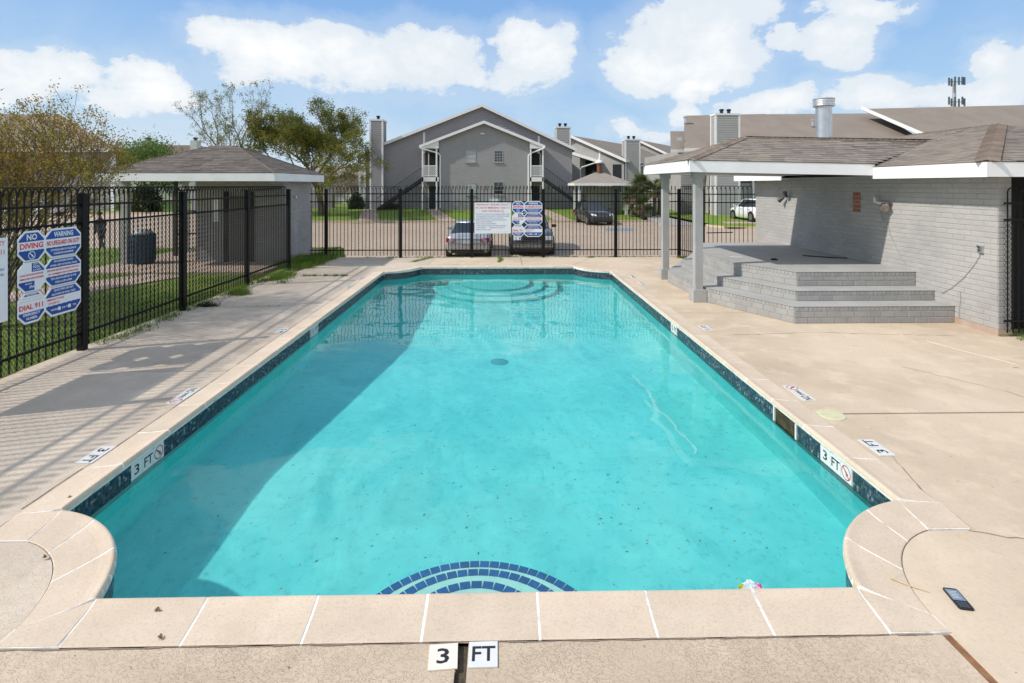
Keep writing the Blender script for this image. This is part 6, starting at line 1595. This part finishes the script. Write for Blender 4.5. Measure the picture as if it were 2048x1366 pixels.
    for i in range(3 if style == 'truck' else 2):
        q = MB(); 
        if style == 'truck': 
            xx = (-1+i)*hw*.30; q.box(xx-.11, f+.013, hood-.385, xx+.11, f+.02, hood-.37); 
        else: q.box(-hw*.44, f+.013, hood-.36+.08*i, hw*.44, f+.02, hood-.345+.08*i)
        o = q.build('grille_bar', M_CHROME, t, world=False); o.parent = g
    if style == 'truck':
        q = MB(); q.box(-hw*.88, f-.06, .42, hw*.88, f+.05, .56); q.build('bumper', M_CHROME, t, world=False)
    q = MB(); q.box(-hw*.7, f-.1, .24, hw*.7, f-.005, .40); q.build('lower_grille', M_PLASTIC, t, world=False)
    q = MB(); q.box(-hw*.72, r+.005, .26, hw*.72, r+.12, .40); q.build('rear_valance', M_PLASTIC, t, world=False)
    q = MB(); q.box(-.2, r-.022, trunk-.38, .2, r+.02, trunk-.25); q.build('number_plate', M_PLATE, t, world=False)
    if style == 'sedan': q = MB(); q.box(-hw*.5, r-.016, trunk-.215, hw*.5, r+.02, trunk-.195); q.build('chrome_strip', M_CHROME, t, world=False)
    # door lines
    for x in (-1, 1):
        for y in (.95, -.1, -1.15):
            q = MB(); q.box(x*(hw-.02), y-.006, .32, x*(hw+.0015), y+.006, belt-.10); q.build('door_gap', M_PLASTIC, t, world=False)
        for y in (.1, -.95):
            q = MB(); q.box(x*(hw-.01), y-.09, belt-.17, x*(hw+.025), y+.09, belt-.145); q.build('door_handle', M_CHROME, t, world=False)
    return t
M_SILVER = paint('paint_silver', (.52, .55, .58), .22, .55); M_GRAPH = paint('paint_graphite', (.07, .075, .085), .25, .3); M_BLACKP = paint('paint_black', (.016, .016, .019), .18); M_WHITEP = paint('paint_white', (.78, .79, .80), .25)
car('silver sedan seen from behind, parked against the far fence', (-1.33, 23.25, LZ-.04), 0, M_SILVER, 'sedan')
car('dark grey four-wheel drive facing the fence behind the octagon sign', (1.28, 23.95, LZ-.04), math.pi, M_GRAPH, 'truck')
car('small black car facing the pool by the far kerb', (6.9, 40.0, LZ), math.pi+.16, M_BLACKP, 'suv')
q = MB(); q.prism([(15.8, 36.6), (26, 36.6), (26, 43.5), (16.4, 43.5)], -.7, -.27); struct(q, 'car_park', M_LOT)
car('white crossover half hidden by the brick wall of the pool house', (18.85, 39.4, -.27), .05, M_WHITEP, 'suv')
car('white car in the left car park behind the bare shrub', (-43.5, 50.5, LZ), math.pi/2, M_WHITEP, 'sedan'); car('second white car farther left behind the shrub', (-50, 51.5, LZ), math.pi/2+.1, M_WHITEP, 'suv')

# ================================================================== the person walking across the lot
pe = thing('person', 'person in dark clothes and cap striding across the lot beyond the left fence', 'person', (-17.5, 23.6, LZ), R(60))
J = [(0, 0, .90), (0, .05, 1.15), (0, .13, 1.36), (0, .17, 1.47), (0, .21, 1.60),          # pelvis chest neck-base neck head   0-4
     (.19, .12, 1.34), (.23, .25, 1.08), (.20, .45, .98), (.19, .52, .96),                   # right arm 5-8
     (-.19, .12, 1.34), (-.26, -.05, 1.10), (-.25, -.06, .86), (-.25, -.03, .78),             # left arm 9-12
     (.10, .0, .86), (.12, .30, .52), (.12, .42, .10), (.12, .58, .05),                       # front leg 13-16
     (-.10, -.02, .86), (-.11, -.12, .50), (-.11, -.50, .18), (-.11, -.44, .04)]              # rear leg 17-20
E_ = [(0,1), (1,2), (2,3), (3,4), (2,5), (5,6), (6,7), (7,8), (2,9), (9,10), (10,11), (11,12), (0,13), (13,14), (14,15), (15,16), (0,17), (17,18), (18,19), (19,20)]
RA = [.15, .16, .10, .06, .10, .07, .05, .038, .035, .07, .05, .038, .035, .10, .075, .05, .04, .10, .075, .05, .04]
me = bpy.data.meshes.new('body'); me.from_pydata(J, E_, []); bo = bpy.data.objects.new('body', me); COL.objects.link(bo)
sk = bo.modifiers.new('skin', 'SKIN'); 
for i, v in enumerate(me.skin_vertices[0].data): v.radius = (RA[i], RA[i]*(.75 if i in (0, 1, 2) else 1)); v.use_root = (i == 0)
sb_ = bo.modifiers.new('sub', 'SUBSURF'); sb_.levels = 1; sb_.render_levels = 1
dg = bpy.context.evaluated_depsgraph_get(); dg.update(); me2 = bpy.data.meshes.new_from_object(bo.evaluated_get(dg)); bpy.data.objects.remove(bo); me2.name = 'body'
me2.materials.clear()
for m_ in (mat('shirt_dark', (.035, .035, .04), .9), mat('trousers_dark', (.02, .022, .03), .9), mat('skin', (.28, .15, .10), .6), mat('shoe', (.03, .03, .03), .7)): me2.materials.append(m_)
for p in me2.polygons:
    c = p.center; p.use_smooth = True
    p.material_index = 2 if (c.z > 1.44 or (c.z < 1.02 and abs(c.x) > .17 and (c.y > .33 or c.y < .02 and c.z < .84))) else (3 if c.z < .09 else (1 if c.z < .90 else 0))
link('body', me2, pe)
q = MB(); blob(q, (0, .2, 1.655), .115, 6, 2, (1, 1.1, .7), .03); q.box(-.07, .28, 1.64, .07, .40, 1.655); q.build('cap', mat('cap_black', (.015, .015, .018), .9), pe, smooth=False, world=False)

# ================================================================== small things
# phone lying on the deck
ph_ = thing('smartphone', 'black smartphone lying on the deck outside the right pool corner', 'phone', (2.64, 3.02, .0015), R(-62)+math.pi/2)
def rrect(w, h, r, n=5):
    P = []
    for cx, cy, a0 in ((w/2-r, h/2-r, 0), (-w/2+r, h/2-r, 90), (-w/2+r, -h/2+r, 180), (w/2-r, -h/2+r, 270)):
        for i in range(n): a = R(a0+90*i/(n-1)); P.append((cx+r*math.cos(a), cy+r*math.sin(a)))
    return P
ph_.rotation_euler = (0, 0, R(-11))
q = MB(); q.prism(rrect(.078, .158, .012), 0, .009); q.build('phone_body', mat('phone_black', (.015, .015, .018), .3, .1), ph_, world=False)
q = MB(); q.prism(rrect(.068, .085, .003), .0092, .0096); q.v = [(x, y+.025, z) for x, y, z in q.v]; sc = q.build('phone_screen', mat('phone_screen', (.20, .25, .30), .12, .1), ph_, world=False)
for i in range(5):
    q = MB(); q.box(-.024, .048-.012*i, .0098, .018-.006*(i % 2), .051-.012*i, .0100); o = q.build('screen_line', M_TILEW, ph_, world=False); o.parent = sc
q = MB()
for i in range(4):
    for j in range(3): q.box(-.027+.019*j, -.035-.011*i, .0092, -.027+.019*j+.014, -.029-.011*i, .0104)
q.build('phone_keys', mat('phone_keys', (.10, .11, .12), .4), ph_, world=False, kind='stuff')
def stick(name, label, pts, r, m, cat='stick'):
    q = MB(); q.tube(pts, r, 6); return tag(q.build(name, m), label, cat)
M_REED = mat('pale_reed', (.62, .50, .28), .8, .15, 20)
stick('dry_stalk', 'pale straw stalk lying across the right corner coping', [(2.352, 3.175, .022), (2.40, 3.14, .014), (2.47, 3.10, .008), (2.515, 3.075, .006)], [.0035, .004, .003, .002], M_REED)
stick('plastic_tubing', 'long thin pale tube lying on the deck near the pool house', [(6.52, 8.02, .007), (6.62, 7.6, .007), (6.78, 7.2, .007), (6.86, 6.95, .007), (6.80, 6.86, .007), (6.70, 6.84, .007)], .006, mat('pale_cord', (.70, .62, .48), .6), 'tube')
stick('black_pipe', 'dark thin pipe lying on the far lot behind the porch', [(12.3, 31.6, LZ+.03), (14.0, 31.9, LZ+.03)], .03, M_DARK, 'pipe')
# plastic bag floating at the near edge
bagc = (1.60, 3.37, WZ+.01)
bag = thing('plastic_bag', 'crumpled clear wrapper with pink and green print floating at the near pool edge', 'plastic bag', bagc)
def crumple(name, m, c, r, seed, parent, sq):
    q = MB(); blob(q, c, r, 7, seed, sq, .35); return q.build(name, m, parent, world=False)
mm = N('bag_clear'); mm.out((.8, .82, .82), .2, None, 0, .6, Alpha=.6); M_BAG = mm.m
crumple('bag_film', M_BAG, (0, 0, .015), .055, 1, bag, (1.2, .8, .35)); crumple('bag_print', mat('bag_pink', (.6, .05, .25), .4), (.045, .0, .018), .018, 2, bag, (1.2, 1, .6)); crumple('bag_print', mat('bag_green', (.35, .42, .03), .4), (-.06, .0, .018), .018, 3, bag, (1.3, 1, .5))
# leaves and bits
M_LEAFB = mat('dead_leaf', (.16, .10, .05), .9, .4, 30, rnd=.4, c2=(.22, .16, .06))
def flat_leaf(w, l, seed):
    rq = random.Random(seed); q = MB(); n = 9; vs = [(0, 0, .004)]; 
    for i in range(n):
        a = 2*math.pi*i/n; vs.append((w*math.cos(a)*rq.uniform(.7, 1.1), l*math.sin(a)*rq.uniform(.7, 1.1), rq.uniform(0, .012)))
    q.add(vs, [(0, 1+i, 1+(i+1) % n) for i in range(n)]); return q.mesh('dead_leaf', M_LEAFB)
LM = [flat_leaf(.008, .018, i) for i in range(4)]
big = [((415, 1203), 'curled brown leaf on the front coping near its left end', 0), ((332, 1232), 'dark leaf clump on the second front coping stone', 0)]
for (x, y, lab) in ((-1.93, 3.02, 'clump of dark leaves lying on the left front coping stone'), (-1.80, 2.83, 'small dark leaf beside the second front coping joint'), (-3.30, 4.12, 'dark twig bit on the left side coping near the corner'), (-2.93, 3.47, 'brown leaf at the left corner stone edge')):
    t = thing('dead_leaf', lab, 'leaf', (x, y, .014), group='dead leaves lying on the coping')
    for k in range(2): o = link('leaf_blade', LM[k], t, (random.uniform(-.012, .012), random.uniform(-.012, .012), .002*k)); o.rotation_euler = (random.uniform(-.3, .3), random.uniform(-.3, .3), random.uniform(0, 6))
rg = np.random.default_rng(21); n = 430
P = np.stack([rg.uniform(-3.0, 2.8, n), 3.2+11.5*rg.uniform(0, 1, n)**1.3, np.full(n, WZ+.004)], 1); s = rg.uniform(.003, .013, n); a = rg.uniform(0, 6.28, n)
P[:, 0] = np.where(rg.uniform(size=n) < .45, rg.uniform(.6, 2.8, n), P[:, 0])
d = np.stack([np.cos(a), np.sin(a), np.zeros(n)], 1)*s[:, None]; e = np.stack([-np.sin(a), np.cos(a), np.zeros(n)], 1)*(s*rg.uniform(.2, .6, n))[:, None]
keep = ~((P[:, 0] < -2.2) & (P[:, 1] < 4.1)) & ~((P[:, 0] > 2.0) & (P[:, 1] < 4.1)); P, d, e = P[keep], d[keep], e[keep]; n = len(P)
up = np.zeros((n, 3)); up[:, 2] = .003
V = np.stack([P-d, P+e, P+d, P-e], 1).reshape(-1, 3)-np.array([0, 9, WZ]); link('floating_debris', bigmesh('floating_debris', V, np.arange(4*n).reshape(n, 4), M_LEAFB), None, (0, 9, WZ), kind='stuff')
# sunken dirt on the floor
n = 500; P = np.stack([rg.uniform(-3.1, 2.9, n), rg.uniform(4.2, 15, n), np.zeros(n)], 1); P[:, 2] = [floor_z(y)+.006 for y in P[:, 1]]
s = rg.uniform(.004, .02, n); a = rg.uniform(0, 6.28, n); d = np.stack([np.cos(a), np.sin(a), 0*a], 1)*s[:, None]; e = np.stack([-np.sin(a), np.cos(a), 0*a], 1)*(s*.35)[:, None]
V = np.stack([P-d, P+e, P+d, P-e], 1).reshape(-1, 3)-np.array([0, 9, -1.7]); sd_ = link('sunken_debris', bigmesh('sunken_debris', V, np.arange(4*n).reshape(n, 4), mat('silt', (.10, .22, .20), .9)), None, (0, 9, -1.7), kind='stuff')
sd_.cycles.is_caustics_receiver = True
# grit on deck
n = 900; P = np.stack([rg.uniform(-6, 7.5, n), rg.uniform(2.2, 9.5, n), np.full(n, .004)], 1); inpool = (P[:, 0] > -3.6) & (P[:, 0] < 3.35) & (P[:, 1] > 2.78); P = P[~inpool]; n = len(P)
s = rg.uniform(.002, .008, n); a = rg.uniform(0, 6.28, n); d = np.stack([np.cos(a), np.sin(a), 0*a], 1)*s[:, None]; e = np.stack([-np.sin(a), np.cos(a), 0*a], 1)*(s*.5)[:, None]
V = np.stack([P-d, P+e, P+d, P-e], 1).reshape(-1, 3)-np.array([0, 5, 0]); link('deck_grit', bigmesh('deck_grit', V, np.arange(4*n).reshape(n, 4), M_LEAFB), None, (0, 5, 0), kind='stuff')
# lamps, box and cables on the pool-house wall
WXF = 7.9-.012
def on_wall(px, py): Y_ = 7.9*1062/(px-1003); return Vector((WXF, Y_, 2.4-(py-370)*Y_/1062))
l1 = thing('wall_lamp', 'grey twin floodlight on the far shaded part of the brick wall', 'wall lamp', on_wall(1584, 396), group='floodlights on the pool house wall')
q = MB(); q.lathe((0, 0, 0), [(.05, -.03), (.05, .03)], 10); q.obox((-.05, 0, .02), (.05, 0, 0), (0, .02, 0), (0, 0, .02)); q.build('lamp_base', M_METAL, l1, world=False)
q = MB(); q.tube([(-.08, .08, .02), (-.14, .16, -.05), (-.17, .2, -.08)], [.03, .055, .07], 10); q.tube([(-.08, -.06, .03), (-.15, -.09, .12), (-.16, -.1, .17)], [.03, .05, .06], 10); q.build('lamp_head', mat('lamp_head_dark', (.06, .06, .06), .5), l1, world=False)
l2 = thing('wall_lamp', 'broken white floodlight bracket hanging near the red bricks on the sunny wall', 'wall lamp', on_wall(1786, 409), group='floodlights on the pool house wall')
q = MB(); q.lathe((-.03, 0, 0), [(.055, -.04), (.06, 0), (.05, .04)], 10); q.tube([(-.03, 0, 0), (-.09, .1, .02), (-.11, .2, .05), (-.10, .22, .16)], [.03, .025, .025, .02], 8); q.build('lamp_bracket', M_TRIM, l2, world=False)
q = MB(); q.tube([(-.05, -.02, 0), (-.11, -.08, -.03), (-.15, -.14, -.08)], [.04, .075, .085], 12); q.tube([(-.10, .21, .14), (-.11, .16, .17), (-.10, .13, .15)], .02, 8); q.build('lamp_head', mat('lamp_head_rust', (.42, .33, .28), .8, .4, 20), l2, world=False)
bx = thing('junction_box', 'small open junction box low on the sunny brick wall near the corner', 'junction box', on_wall(1981, 501))
q = MB(); q.box(-.03, -.045, -.06, .01, .045, .06); q.build('box_body', M_METAL, bx, world=False); q = MB(); q.tube([(-.03, 0, .03), (-.05, .03, .06), (-.05, -.02, .0), (-.04, .02, -.03)], .007, 5); q.build('loose_wires', M_DARK, bx, world=False)
M_CABLE = mat('cable_pale', (.40, .39, .37), .6)
def cable(label, pix, r=.005):
    P = [on_wall(1280+.375*a, 340+.375*b)+Vector((-.006, 0, 0)) for a, b in pix]; q = MB(); q.tube(P, r, 5); return tag(q.build('cable', M_CABLE), label, 'cable', 'cables hanging on the brick wall')
cable('pale cable drooping from the broken floodlight to the wall foot', [(1338, 190), (1345, 270), (1370, 350), (1410, 440), (1455, 520), (1510, 590), (1565, 636)])
cable('short white wire hanging beside the broken floodlight', [(1312, 165), (1308, 200), (1322, 245), (1334, 275)], .006)
cable('slack cable swinging from the junction box towards the steps', [(1868, 455), (1830, 515), (1775, 580), (1710, 635), (1650, 668)])
cable('thin dark line running down to the footing near the wall corner', [(1754, 655), (1756, 700), (1748, 760), (1750, 805)], .004)
# litter on the platform
stick('dark_rod', 'dark thin rod lying on the shaded platform by the wall', [(7.0, 12.2, Z3+.01), (7.4, 11.9, Z3+.01), (7.75, 11.75, Z3+.01)], .012, M_DARK, 'rod')
q = MB(); blob(q, (5.98, 11.55, Z3+.015), .05, 5, 8, (1.6, .8, .5), .4); tag(q.build('dark_rag', M_DARK), 'scrap of dark rag on the platform at the edge of shade', 'rag')
q = MB(); q.prism([(5.25, 12.05), (5.5, 12.0), (5.52, 12.12), (5.27, 12.16)], Z3+.001, Z3+.006); tag(q.build('paper_scrap', M_TILEW), 'white scrap of paper on the sunny side of the platform', 'paper')
q = MB(); q.lathe((6.9, 3.35, 0), [(0, .0)], 3) if False else None
